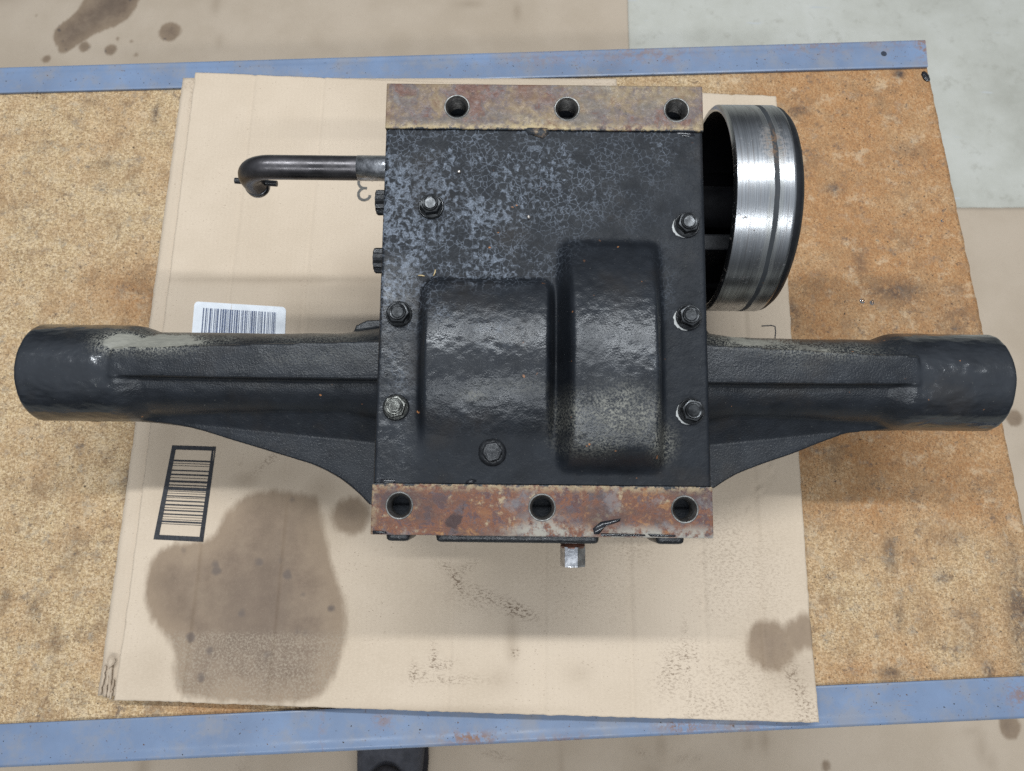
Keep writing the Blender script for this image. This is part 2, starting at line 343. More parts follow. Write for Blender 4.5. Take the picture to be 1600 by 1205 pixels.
def lathe(bm, prof, seg=64, M=None, closed=True):
    # prof: (radius, height) about z; M: 4x4
    rings = []
    for r, h in prof:
        if r <= 1e-7: rings.append([bm.verts.new((0, 0, h))])
        else: rings.append([bm.verts.new((r * math.cos(2 * math.pi * k / seg), r * math.sin(2 * math.pi * k / seg), h)) for k in range(seg)])
    for a, c in zip(rings[:-1], rings[1:]):
        for k in range(seg):
            q = (k + 1) % seg
            if len(a) == 1 and len(c) == 1: continue
            if len(a) == 1: bm.faces.new((a[0], c[q], c[k]))
            elif len(c) == 1: bm.faces.new((a[k], a[q], c[0]))
            else: bm.faces.new((a[k], a[q], c[q], c[k]))
    if M is not None:
        bmesh.ops.transform(bm, matrix=M, verts=[v for r in rings for v in r])
def sweep(bm, pts, rad, seg=20, cap=True, sx=1.0):
    pts = [Vector(p) for p in pts]; n = len(pts); rings = []; up = Vector((0, 0, 1)); prev = None
    for i in range(n):
        t = (pts[min(i + 1, n - 1)] - pts[max(i - 1, 0)]).normalized()
        if prev is None:
            a = t.cross(up if abs(t.z) < .9 else Vector((0, 1, 0))).normalized()
        else:
            a = (prev - t * prev.dot(t)).normalized()
        prev = a; c = t.cross(a); r = rad[i] if isinstance(rad, (list, tuple)) else rad
        rings.append([bm.verts.new(pts[i] + a * r * math.cos(2 * math.pi * k / seg) + c * r * math.sin(2 * math.pi * k / seg)) for k in range(seg)])
    for p, q in zip(rings[:-1], rings[1:]):
        for k in range(seg): bm.faces.new((p[k], p[(k + 1) % seg], q[(k + 1) % seg], q[k]))
    if cap: bm.faces.new(rings[0][::-1]); bm.faces.new(rings[-1])
def sharp(me, ang=35):
    me.polygons.foreach_set('use_smooth', [True] * len(me.polygons))
    bm = bmesh.new(); bm.from_mesh(me)
    for e in bm.edges:
        if len(e.link_faces) == 2 and e.calc_face_angle(0) > R(ang): e.smooth = False
    bm.to_mesh(me); bm.free(); return me
def setattr_(me, name, arr):
    a = me.attributes.new(name, 'FLOAT', 'POINT'); a.data.foreach_set('value', np.asarray(arr, dtype=np.float32).ravel())
def co_of(me):
    c = np.empty(len(me.vertices) * 3, dtype=np.float32); me.vertices.foreach_get('co', c); return c.reshape(-1, 3)
def evaluated(me, mods):
    o = bpy.data.objects.new('tmp', me); COL.objects.link(o)
    for typ, kw in mods:
        m = o.modifiers.new(typ, typ)
        for k, v in kw.items(): setattr(m, k, v)
    dg = bpy.context.evaluated_depsgraph_get(); dg.update()
    r = bpy.data.meshes.new_from_object(o.evaluated_get(dg)); bpy.data.objects.remove(o); return r
def empty(name, loc=(0, 0, 0), rot=(0, 0, 0), **kw):
    o = bpy.data.objects.new(name, None); COL.objects.link(o); o.location = loc; o.rotation_euler = rot; o.empty_display_size = .02
    for k, v in kw.items(): o[k] = v
    return o
def copy_tree(o, parent=None):
    c = o.copy(); COL.objects.link(c)
    if parent is not None: c.parent = parent
    for ch in o.children: copy_tree(ch, c)
    return c
def Tm(x, y, z): return Matrix.Translation((x, y, z))
RY90 = Matrix.Rotation(R(90), 4, 'Y')

# ================================================================== SETTING: floor and card on the floor
FZ = -0.72
bm = bmesh.new(); bmesh.ops.create_grid(bm, x_segments=4, y_segments=4, size=8.0)
link('floor', from_bm(bm), m_concrete(), kind='structure').location = (0, 0.3, FZ)

def blob_fields(x, y, polys=(), circles=(), soft=(), scuff=()):
    st = np.full(x.shape, -.05)
    for p in polys:
        for _ in range(2):                                        # round the corners of the outline
            p = [q for i in range(len(p)) for q in (tuple(.75 * p[i][d] + .25 * p[(i + 1) % len(p)][d] for d in (0, 1)), tuple(.25 * p[i][d] + .75 * p[(i + 1) % len(p)][d] for d in (0, 1)))]
        st = np.maximum(st, sd_poly(x, y, p))
    for cx, cy, r in circles: st = np.maximum(st, r - np.hypot(x - cx, y - cy))
    so = np.zeros(x.shape)
    for cx, cy, rx, ry, a in soft: so = np.maximum(so, a * np.exp(-((x - cx) / rx) ** 2 - ((y - cy) / ry) ** 2))
    sf = np.zeros(x.shape)
    for cx, cy, rx, ry, ang, a in scuff:
        c, s = math.cos(ang), math.sin(ang); u = (x - cx) * c + (y - cy) * s; v = -(x - cx) * s + (y - cy) * c
        sf = np.maximum(sf, a * np.exp(-(u / rx) ** 2 - (v / ry) ** 2))
    return st, so, sf
def sheet(name, corners, res, zfun, mat, thick=.004, jit=.0007, seed=1, fields=None, parent=None, **kw):
    # corners: TL, TR, BR, BL in plan; a thin solid with a wavy top and slightly ragged edges
    c = [np.array(q) for q in corners]
    w_ = max(np.linalg.norm(c[1] - c[0]), np.linalg.norm(c[2] - c[3])); h_ = max(np.linalg.norm(c[3] - c[0]), np.linalg.norm(c[2] - c[1]))
    nu, nv = int(w_ / res) + 2, int(h_ / res) + 2
    u, v = np.meshgrid(np.linspace(0, 1, nu), np.linspace(0, 1, nv))
    uu, vv = u[..., None], v[..., None]
    p = (c[0] * (1 - uu) + c[1] * uu) * (1 - vv) + (c[3] * (1 - uu) + c[2] * uu) * vv
    x, y = p[..., 0].copy(), p[..., 1].copy()
    e = np.exp(-np.minimum(v, 1 - v) * h_ / .004); y += (fbm(x, y * 0, 160, 3, seed) - .5) * 2 * jit * e
    e = np.exp(-np.minimum(u, 1 - u) * w_ / .004); x += (fbm(y, x * 0, 160, 3, seed + 5) - .5) * 2 * jit * e
    z = zfun(x, y)
    top = np.stack([x, y, z], -1).reshape(-1, 3); bot = top - np.array([0, 0, thick])
    idx = np.arange(nu * nv).reshape(nv, nu); N = nu * nv
    q = np.stack([idx[1:, :-1], idx[1:, 1:], idx[:-1, 1:], idx[:-1, :-1]], -1).reshape(-1, 4)
    per = np.concatenate([idx[0, :], idx[1:, -1], idx[-1, -2::-1], idx[-2:0:-1, 0]])
    side = np.stack([per, np.roll(per, -1), np.roll(per, -1) + N, per + N], -1)
    # the underside as one coarse fan of strips along the border is enough: reuse the top grid flipped
    qb = q[:, ::-1] + N
    me = from_np(np.concatenate([top, bot]), np.concatenate([q, qb, side]))
    sm = np.ones(len(me.polygons), dtype=bool); sm[-len(side):] = False; me.polygons.foreach_set('use_smooth', sm)
    if fields:
        for k, a in fields(x, y).items(): setattr_(me, k, np.concatenate([a.ravel(), np.full(N, 0.0 if k != 'stain' else -.05)]))
    return link(name, me, mat, parent, **kw)

fcard = m_card('floor_card', .90)
def fl(*pp): return [P(px, py, FZ) for px, py in pp]
def fc(px, py, r): x, y = P(px, py, FZ); return (x, y, r * 1.30 / FPX)
flat = lambda z: (lambda x, y: z + 0 * x + .003 * (fbm(x, y, 6, 2, 4) - .5))
def ff_back(x, y):
    st, so, sf = blob_fields(x, y, [fl((150, -30), (235, -30), (222, 5), (205, 38), (150, 58), (112, 84), (98, 90), (90, 75), (83, 58), (95, 42), (125, 22))],
        [fc(268, 54, 22), fc(135, 77, 12), fc(176, 82, 12), fc(104, 72, 13), fc(187, 65, 4), fc(209, 69, 4), fc(215, 90, 4), fc(76, 96, 9), fc(60, 28, 3)],
        [(*P(0, -5, FZ), .06, .03, .7), (*P(340, 10, FZ), .012, .03, .5), (*P(735, 10, FZ), .03, .012, .6), (*P(808, 22, FZ), .01, .025, .6), (*P(345, 70, FZ), .01, .02, .4)], [])
    return dict(stain=st, soft=so, scuff=sf, worn=0 * x)
o = sheet('floor_cardboard', [P(-260, -160, FZ), P(975, -160, FZ), P(989, 330, FZ), P(-260, 330, FZ)], .0045, flat(FZ + .008), fcard, .004, .001, 3, ff_back,
      label='oil-stained cardboard sheet on the floor behind the bench, beside bare concrete', category='cardboard', group='cardboard sheets on the floor')
def ff_right(x, y):
    st, so, sf = blob_fields(x, y, [], [fc(1580, 655, 15), fc(1562, 393, 3)], [(*P(1585, 655, FZ), .03, .03, .3)], [])
    return dict(stain=st, soft=so, scuff=sf, worn=0 * x)
sheet('floor_cardboard', [P(1240, 329, FZ), P(1900, 326, FZ), P(1960, 1010, FZ), P(1240, 1010, FZ)], .01, flat(FZ + .009), fcard, .004, .001, 7, ff_right,
      label='plain cardboard sheet on the floor right of the bench', category='cardboard', group='cardboard sheets on the floor')
def ff_near(x, y):
    st, so, sf = blob_fields(x, y, [], [fc(1285, 1193, 8), fc(1568, 1133, 18), fc(950, 1165, 3)],
        [(*P(1190, 1155, FZ), .008, .02, .7), (*P(1165, 1160, FZ), .008, .012, .5), (*P(230, 1198, FZ), .01, .03, .7), (*P(1525, 1165, FZ), .012, .03, .6), (*P(1540, 1185, FZ), .01, .02, .5), (*P(1510, 1140, FZ), .02, .008, .4),
         (*P(1030, 1165, FZ), .008, .02, .6), (*P(1015, 1205, FZ), .02, .02, .5), (*P(875, 1200, FZ), .005, .05, .4)],
        [(*P(1000, 1173, FZ), .014, .005, -.6, 1), (*P(775, 1175, FZ), .03, .006, -.3, 1), (*P(1065, 1180, FZ), .015, .005, .4, .9), (*P(1085, 1182, FZ), .012, .005, .5, .8), (*P(385, 1200, FZ), .012, .02, 0, .6)])
    return dict(stain=st, soft=so, scuff=sf, worn=0 * x)
sheet('floor_cardboard', [P(-300, 1000, FZ), P(1980, 1000, FZ), P(2100, 1330, FZ), P(-420, 1330, FZ)], .009, flat(FZ + .016), fcard, .004, .001, 9, ff_near,
      label='spotted cardboard sheet on the floor in front of the bench', category='cardboard', group='cardboard sheets on the floor')

# ================================================================== the bench
bench = empty('workbench', (0, 0.2, FZ), label='workbench with oily chipboard top and worn blue steel edge rails', category='workbench')
inv = Matrix.Translation((0, -0.2, -FZ))
def bchild(o): o.parent = bench; o.matrix_parent_inverse = inv; return o
# board top
RAILZ = .0032
bTL, bTR, bBR, bBL = P(-160, 138), P(1447, 98), P(1655, 1085), P(-320, 1175)
def board_fields(x, y):
    pxo = np.zeros(x.shape)
    xr = P(1250, 400)[0]
    # oil soaked orange on the right and the far side, paler wood on the left and the near right
    o_ = sstep(xr - .12, xr + .02, x) * .95
    o_ -= .62 * sstep(.10, -.03, y) * sstep(xr - .1, xr, x)
    o_ = np.maximum(o_, .12)
    for cx, cy, rx, ry, a in [(*P(215, 470), .05, .04, .75), (*P(120, 470), .08, .02, .3), (*P(340, 1108), .05, .008, .8), (*P(1330, 1050), .12, .02, .55), (*P(1560, 1050), .03, .05, .5)]:
        o_ = np.maximum(o_, a * np.exp(-((x - cx) / rx) ** 2 - ((y - cy) / ry) ** 2) + .1)
    d = np.zeros(x.shape)
    for px, py, rx, ry, a in [(1405, 116, .005, .004, 1.6), (244, 178, .0035, .011, 1.3), (206, 744, .006, .014, 1.3), (1245, 175, .012, .008, .9), (1305, 295, .009, .006, .9), (1400, 455, .03, .012, .9),
                              (1240, 490, .006, .014, .9), (1345, 410, .008, .02, .6), (1500, 500, .02, .02, .6), (1390, 865, .006, .016, .9), (1405, 960, .004, .014, .8), (1595, 960, .012, .05, 1.0), (1392, 1052, .010, .005, 1.1),
                              (1545, 1047, .005, .007, 1.1), (55, 950, .006, .012, .8), (180, 910, .005, .006, .9), (85, 1000, .005, .012, .7), (120, 1095, .006, .006, .7), (165, 255, .012, .006, .5), (205, 275, .006, .012, .5), (1420, 235, .02, .01, .4), (1480, 840, .02, .01, .4),
                              (1515, 980, .012, .02, .5), (1470, 900, .006, .006, .7), (115, 860, .01, .012, .5), (10, 930, .004, .006, 1.0)]:
        cx, cy = P(px, py); d = np.maximum(d, a * np.exp(-((x - cx) / rx) ** 2 - ((y - cy) / ry) ** 2))
    return dict(orange=o_, dark=np.clip(d, 0, 1))
bo = sheet('board', [bTL, bTR, bBR, bBL], .004, lambda x, y: .0006 * (fbm(x, y, 14, 3, 8) - .5), m_board(), .018, .0009, 21, board_fields)
bchild(bo)
blue = m_blue()
def rail(inner, outer, name, label, hole=None):
    # an angle section: flat top strip lying on the board, folded down at its outer edge
    (ax, ay), (bx, by) = [Vector(P(*q, RAILZ)) for q in inner]
    (cx, cy), (dx, dy) = [Vector(P(*q, RAILZ)) for q in outer]
    n = 360; prof = []
    v = []; f = []
    rr = .004
    for i in range(n + 1):
        t = i / n; I = Vector((ax + (bx - ax) * t, ay + (by - ay) * t)); O = Vector((cx + (dx - cx) * t, cy + (dy - cy) * t))
        d = (O - I); wd = d.length; d.normalize()
        ring = [(0, RAILZ - .0028), (0, RAILZ - .0004), (.0005, RAILZ)]
        for k in range(1, 12): ring.append((wd * k / 12 - rr * k / 12, RAILZ - (.0006 if k == 11 else 0)))
        for k in range(7):
            a = R(90 * k / 6); ring.append((wd - rr + rr * math.sin(a), RAILZ - rr + rr * math.cos(a)))
        ring += [(wd, -.040), (wd - .0028, -.040), (wd - .0028, RAILZ - .0028 - .004)]
        v += [(I.x + d.x * s, I.y + d.y * s, z) for s, z in ring]
        m = len(ring)
    for i in range(n):
        for k in range(m):
            f.append((i * m + k, i * m + (k + 1) % m, (i + 1) * m + (k + 1) % m, (i + 1) * m + k))
    f.append(tuple(range(m - 1, -1, -1))); f.append(tuple(n * m + k for k in range(m)))
    me = from_np(v, f); bm = bmesh.new(); bm.from_mesh(me); me = from_bm(bm)
    if hole:
        hx, hy = P(*hole, RAILZ); cb = bmesh.new(); lathe(cb, [(0, -.02), (.0031, -.02), (.0031, .02), (0, .02)], 32, Tm(hx, hy, RAILZ)); cme = from_bm(cb)
        co = bpy.data.objects.new('tmpc', cme); COL.objects.link(co)
        me = evaluated(me, [('BOOLEAN', dict(object=co, operation='DIFFERENCE', solver='EXACT'))]); bpy.data.objects.remove(co)
    c = co_of(me)
    r = np.zeros(len(c))
    for px, py, rx, ry, a in [(735, 1152, .024, .005, 1.0), (890, 1160, .03, .006, .7), (1065, 1135, .02, .004, 1.0), (600, 1125, .008, .006, .6), (1270, 70, .05, .012, .55), (1000, 85, .06, .014, .5), (1440, 75, .008, .02, .9), (1040, 92, .01, .008, .7), (850, 95, .05, .012, .35), (1380, 70, .03, .01, .4), (505, 1150, .0012, .02, 1.3), (1590, 1085, .012, .012, .7), (1150, 1135, .04, .006, .5)]:
        qx, qy = P(px, py); r = np.maximum(r, a * np.exp(-((c[:, 0] - qx) / rx) ** 2 - ((c[:, 1] - qy) / ry) ** 2))
    setattr_(me, 'rust', np.clip(r, 0, 1))
    sharp(me, 50)
    o = link(name, me, blue, label=label); return bchild(o)
rail([(-160, 149.5), (1450, 104)], [(-160, 108), (1446, 60)], 'edge_rail', 'blue rail along the far edge with a screw hole near its end', hole=(1381, 84))
rail([(-300, 1146), (1760, 1049.5)], [(-330, 1217), (1790, 1115)], 'edge_rail', 'blue rail along the near edge partly under the cardboard')
# legs so that the bench stands
for lx, ly in ((-.62, -.11), (.50, -.10), (-.62, .50), (.36, .44)):
    bm = bmesh.new(); box(bm, lx - .02, lx + .02, ly - .02, ly + .02, FZ + .001, -.018, .002); bchild(link('leg', from_bm(bm), blue))

# ================================================================== cardboard under the transaxle
card = m_card('bench_card'); card_b = m_card('bench_card_under', .97)
def zlow(x, y): return .0078 + .0012 * (fbm(x, y, 5, 2, 31) - .5) + 0 * x
Anear = P(700, 1110, .012)[1]
Aleft, Aright = P(178, 1094, .012)[0], P(1280, 1130, .012)[0]
def zup(x, y):
    z = .0124 + .0016 * (fbm(x, y, 5, 2, 31) - .5)
    k = sstep(Anear + .10, Anear - .01, y)                       # the near edge lifts off the rail
    z = z + k * (.0030 + .006 * sstep(Aleft, Aright - .25, x) - .004 * sstep(Aright - .25, Aright, x))
    for px in (705, 850, 985, 1100, 1190, 430, 300):                             # long shallow creases
        cx, cy = P(px, 950, .012); z = z - .0010 * np.exp(-((x - cx - (y - cy) * .02) / .0024) ** 2) + .0005 * np.exp(-((x - cx - .004 - (y - cy) * .02) / .0030) ** 2)
    ax, ay = P(1205, 730, .012); bx, by = P(1105, 925, .012)      # a diagonal crease
    ex, ey = bx - ax, by - ay; t = np.clip(((x - ax) * ex + (y - ay) * ey) / (ex * ex + ey * ey), -.1, 1.1)
    dd = np.hypot(x - ax - t * ex, y - ay - t * ey + .004 * np.sin(t * 17)); z = z + .0010 * np.exp(-(dd / .0022) ** 2) - .0007 * np.exp(-((dd - .003) / .0022) ** 2)
    ax, ay = P(262, 440, .012); bx, by = P(600, 438, .012)        # fold line on the left
    z = z - .0008 * np.exp(-((y - ay) / .003) ** 2) * sstep(bx + .1, bx - .05, x)
    return z
def cp(*pp): return [P(px, py, .0125) for px, py in pp]
def cc(px, py, r): x, y = P(px, py, .0125); return (x, y, r * .66 / FPX)
def cs_(px, py, rx, ry, a): return (*P(px, py, .0125), rx, ry, a)
def cf(px, py, rx, ry, ang, a): return (*P(px, py, .0125), rx, ry, ang, a)
def card_fields(x, y):
    big = cp((352, 800), (378, 772), (420, 764), (470, 770), (500, 775), (505, 815), (513, 850), (521, 885), (536, 925), (544, 960), (541, 1005), (528, 1055), (496, 1103), (292, 1096), (274, 1070),
             (270, 1000), (246, 986), (229, 955), (224, 905), (236, 868), (262, 850), (318, 846), (340, 830))
    st, so, sf = blob_fields(x, y, [big, cp((1215, 985), (1240, 962), (1272, 955), (1276, 1020), (1240, 1012))],
        [cc(548, 806, 30), cc(1203, 1008, 37), cc(375, 725, 0.5), cc(1245, 1000, 18), cc(178, 975, 14), cc(590, 860, 0.5)],
        [cs_(1240, 1045, .03, .02, .55), cs_(262, 700, .012, .06, .25), cs_(330, 790, .03, .03, .3), cs_(385, 750, .018, .010, .8), cs_(430, 745, .06, .02, .45), cs_(500, 765, .02, .018, .75), cs_(470, 830, .05, .03, .5), cs_(300, 930, .03, .03, .35), cs_(575, 430, .035, .03, .6), cs_(760, 1000, .03, .02, .0),  # patches above the big stain: faint staining with soft shadow painted in
         cs_(800, 1000, .006, .02, .6), cs_(785, 1060, .014, .01, .35), cs_(905, 1050, .012, .008, .3), cs_(430, 436, .12, .006, .45), cs_(580, 455, .02, .02, .5), cs_(690, 1108, .09, .004, .5), cs_(240, 1040, .02, .02, .25)],
        [cf(714, 908, .004, .012, .5, 1.6), cf(700, 888, .010, .004, -.5, .9), cf(725, 890, .012, .004, .5, .8), cf(775, 938, .030, .006, -.45, .9), cf(805, 952, .020, .006, -.35, 1.3), cf(745, 935, .03, .010, -.3, .55),
         cf(678, 1030, .003, .014, 0, 1.2), cf(648, 1052, .004, .008, 0, 1.2), cf(663, 1052, .003, .007, 0, .8), cf(692, 1038, .010, .004, .1, 1.0), cf(700, 1060, .03, .004, 0, .7), cf(1050, 1045, .012, .022, -.5, .85), cf(1072, 1035, .003, .03, 0, 1.0),
         cf(1085, 1020, .003, .012, 0, .9), cf(1080, 1100, .010, .016, 0, .6), cf(1250, 1090, .008, .03, .35, 1.0), cf(1235, 1052, .008, .010, 0, .9), cf(1255, 1120, .014, .006, 0, .8), cf(1110, 1100, .03, .012, 0, .5), cf(1180, 1100, .03, .02, 0, .4),
         cf(804, 1020, .003, .003, 0, 2), cf(425, 715, .022, .004, .75, .9), cf(1130, 880, .03, .05, 0, .45), cf(1190, 900, .03, .05, 0, .35), cf(985, 860, .03, .02, 0, .35), cf(1150, 1060, .06, .03, 0, .35), cf(900, 900, .06, .04, 0, .25)])
    worn = sstep(P(560, 1000, .0125)[0] + .01, P(545, 1000, .0125)[0], x) * sstep(P(400, 986, .0125)[1] + .003, P(400, 996, .0125)[1], y + .004 * (fbm(x, y, 90, 3, 3) - .5)) * .95
    return dict(stain=st, soft=so, scuff=sf, worn=worn)
cA = [P(305, 113, .0125), P(1213, 150, .0125), P(1280, 1130, .0185), P(178, 1094, .0155)]
sheetA = sheet('cardboard_sheet', cA, .0018, zup, card, .004, .0006, 41, card_fields,
      label='upper cardboard sheet with large oil stain and printed barcode, under the transaxle', category='cardboard')
cB = [P(285.5, 121.5, .008), P(963, 123, .008), P(1010, 1085, .008), P(153, 1087, .008)]
def b_fields(x, y):
    st, so, sf = blob_fields(x, y, [], [], [cs_(160, 1060, .01, .02, .5)], [cf(298, 150, .002, .03, 0, .9), cf(290, 128, .004, .004, 0, .8), cf(945, 128, .03, .004, 0, .5)])
    return dict(stain=st, soft=so, scuff=sf, worn=0 * x)
sheetB = sheet('cardboard_sheet', cB, .004, zlow, card_b, .004, .0006, 51, b_fields,
      label='lower cardboard sheet peeking out along the left edge of the stained one', category='cardboard')
# torn corrugation at the near left corner of the lower sheet
for (px0, py0, px1, py1, r) in ((166, 1040, 157, 1085, .0013), (171, 1045, 164, 1088, .0012), (175, 1040, 170, 1090, .0014), (178, 1062, 174, 1092, .0011)):
    bm = bmesh.new(); a = P(px0, py0, .009); c = P(px1, py1, .009); n = 9
    rnd = random.Random(int(px0))
    pts = [(a[0] + (c[0] - a[0]) * k / (n - 1) + rnd.uniform(-.0005, .0005), a[1] + (c[1] - a[1]) * k / (n - 1), .0094 + rnd.uniform(-.0003, .0010)) for k in range(n)]
    sweep(bm, pts, [r * rnd.uniform(.6, 1.3) for _ in range(n)], 7); link('torn_flute', from_bm(bm), card_b, sheetB, True)
bm = bmesh.new(); a = P(173, 1034, .013); lathe(bm, [(0, 0), (.0026, .0002), (.0034, .0016), (.0018, .0028), (0, .003)], 9, Tm(a[0], a[1], .0110) @ Matrix.Diagonal((1, 1.3, 1, 1)))
for v in bm.verts: v.co += Vector((random.Random(v.index).uniform(-.0006, .0006), random.Random(v.index + 9).uniform(-.0006, .0006), 0))
link('torn_paper', from_bm(bm), card, sheetB)

# printing: thin sheets of ink that follow the surface of the upper sheet
ink = m_simple('black_print_ink', (.022, .022, .025), .7, 0, .4, 400, .1); ink2 = m_simple('grey_print_ink', (.10, .095, .085), .8, 0, .3, 300, .1)
blueink = m_simple('label_bar_ink', (.10, .125, .20), .6, 0, .4, 500, .05); white = m_simple('white_label_paper', (.74, .76, .78), .45, 0, .05, 80, .05)
def bil(c, u, v):
    return tuple((c[0][k] * (1 - u) + c[1][k] * u) * (1 - v) + (c[3][k] * (1 - u) + c[2][k] * u) * v for k in range(2))
def inkquad(c, rects, lift, nu=6):
    V = []; F = []
    for u0, u1, v0, v1 in rects:
        nn = max(2, int(max((u1 - u0), (v1 - v0)) * 30) + 2); b0 = len(V)
        lu = (u1 - u0) > (v1 - v0)
        for i in range(nn):
            t = i / (nn - 1)
            for s in (0, 1):
                u, v = (u0 + (u1 - u0) * t, v0 + (v1 - v0) * s) if lu else (u0 + (u1 - u0) * s, v0 + (v1 - v0) * t)
                x, y = bil(c, u, v); V.append((x, y, float(zup(np.array([x]), np.array([y]))[0]) + lift))
        for i in range(nn - 1):
            q = b0 + 2 * i; F.append((q, q + 1, q + 3, q + 2))
    me = from_np(V, F); bm = bmesh.new(); bm.from_mesh(me)
    for fc_ in bm.faces:
        fc_.normal_update()
        if fc_.normal.z < 0: fc_.normal_flip()
    bm.to_mesh(me); bm.free(); return me
bc = cp((269, 696), (338, 698), (318, 847), (240, 843))
fr = .10
link('barcode_frame', inkquad(bc, [(0, 1, 0, .045), (0, 1, .95, 1), (0, fr, .045, .95), (1 - fr, 1, .045, .95)], .0003), ink, sheetA, label='printed black barcode frame')
rnd = random.Random(5); v_ = .155; lines = []
heavy = {3: .012, 7: .02}
for k, (vv, hh) in enumerate([(.155, .018), (.19, .006), (.215, .005), (.262, .014), (.305, .016), (.345, .006), (.375, .022), (.42, .012), (.445, .034), (.487, .006), (.51, .005), (.535, .012), (.556, .005), (.585, .014), (.625, .016), (.662, .006), (.685, .014), (.725, .014), (.757, .005), (.783, .005), (.80, .018), (.83, .006)]):
    lines.append((fr, 1 - fr, vv, vv + hh))
for q in lines: link('barcode_bar', inkquad(bc, [q], .0003), ink, sheetA)
# white sticker with blue-black bars
lb = cp((304, 471), (447, 480), (443, 575), (296, 566))
def label_mesh():
    n = 8; r = .045; out = []
    asp = 1.5
    for cu, cv, a0 in ((1 - r, r * asp, 270), (1 - r, 1 - r * asp, 0), (r, 1 - r * asp, 90), (r, r * asp, 180)):
        for k in range(n + 1):
            a = R(a0 + 90 * k / n); out.append((cu + r * math.cos(a), cv + r * asp * math.sin(a)))
    pts = [bil(lb, u, v) for u, v in out]
    bm = bmesh.new(); zz = max(float(zup(np.array([p[0]]), np.array([p[1]]))[0]) for p in pts)
    prism(bm, pts, zz - .0012, zz + .0003); return from_bm(bm), zz + .0003
lm, lz = label_mesh()
lab = link('barcode_label', lm, white, sheetA, label='white sticker with a barcode')
u = .10; rnd = random.Random(11); zup_keep = zup
while u < .90:
    wd = rnd.choice((.006, .006, .010, .014, .020)); 
    x0 = [bil(lb, u, .10), bil(lb, min(.91, u + wd), .10), bil(lb, min(.91, u + wd), .72), bil(lb, u, .72)]
    bm = bmesh.new(); prism(bm, x0, lz - .0001, lz + .00015); link('label_bar', from_bm(bm), blueink, lab)
    u += wd + rnd.choice((.006, .008, .012, .016))
# printed character near the lever, and a corner mark right of the casing
def arc_rects(pts, wd, lift, name, mat, par):
    V = []; F = []
    for i, p in enumerate(pts):
        a = Vector(pts[max(0, i - 1)]); c = Vector(pts[min(len(pts) - 1, i + 1)]); t = (c - a).normalized(); nrm = Vector((-t.y, t.x)) * wd / 2
        for s in (1, -1):
            x, y = p[0] + nrm.x * s, p[1] + nrm.y * s; V.append((x, y, float(zup(np.array([x]), np.array([y]))[0]) + lift))
    for i in range(len(pts) - 1): F.append((2 * i, 2 * i + 2, 2 * i + 3, 2 * i + 1))
    me = from_np(V, F); bm = bmesh.new(); bm.from_mesh(me)
    for q in bm.faces:
        q.normal_update()
        if q.normal.z < 0: q.normal_flip()
    bm.to_mesh(me); bm.free(); return link(name, me, mat, par)
ep = [(583, 283), (581, 279), (576, 276), (569, 275), (563, 278), (560.5, 283), (560.5, 288), (563, 292), (567, 294), (573.5, 294.3)]
ep2 = [(567, 294.6), (563, 297), (560.3, 301), (560, 306), (562, 310), (566, 312.5), (570, 312.8), (575, 311), (577.5, 308), (578, 305)]
arc_rects(cp(*ep), .0027, .0003, 'printed_character', ink2, sheetA); arc_rects(cp(*ep2), .0027, .00042, 'printed_character', ink2, sheetA)
arc_rects(cp((1190, 509.5), (1205, 508.5), (1211, 510), (1212, 518), (1210, 540)), .0010, .0003, 'printed_line', ink, sheetA)

# ================================================================== the transaxle
base = AX - RM @ np.array([0, 0, ZB])
TA = empty('transaxle', tuple(base), (TX, 0, TZ), label='black cast-iron garden tractor transaxle lying on the cardboard', category='transaxle')
def tpart(name, me, mat, parent=TA, smooth=False, **kw):
    """mesh given in axle coordinates (axle centre = 0); shifted so that the Empty stays at the base"""
    me.transform(Tm(0, 0, ZB)); return link(name, me, mat, parent, smooth, **kw)
cast = m_cast(); rust_far = m_rust('rusty_pad_brown', 'far'); rust_near = m_rust('rusty_pad_orange', 'near')
dark = m_simple('black_oily_metal', (.012, .0125, .014), .35, 0, .4, 200, .5, .0006)
boltm = m_simple('oily_bolt_steel', (.034, .035, .036), .30, .85, .5, 160, .25, .0003)
brightm = m_simple('worn_bolt_steel', (.105, .105, .095), .30, .85, .6, 300, .6, .0005)
steel = m_simple('bare_steel', (.42, .42, .43), .33, 1.0, .35, 180, .4, .0004)
holem = m_simple('dark_thread_steel', (.060, .056, .052), .34, .8, .4, 240, .3, .0004)
rimm = m_simple('worn_rim_steel', (.15, .145, .135), .42, .8, .4, 240, .4, .0004)
sealm = m_simple('white_sealant', (.46, .46, .44), .6, 0, .15, 300, .5, .0006)
borem = m_simple('bore_black', (.006, .006, .006), .7, 0, .2, 100, .1)

HT = .102                                     # casing face over the axle
xl0, yfar = L(605, 127, HT); xr0, yfar2 = L(1097, 138, HT); xl1, ynear = L(580, 835, HT); xr1, ynear2 = L(1114, 842, HT)
XL, XR = (xl0 + xl1) / 2, (xr0 + xr1) / 2
YF, YN = (yfar + yfar2) / 2, (ynear + ynear2) / 2
YPF = (L(600, 199, HT)[1] + L(1090, 207, HT)[1]) / 2; YPN = (L(590, 756, HT)[1] + L(1110, 760, HT)[1]) / 2

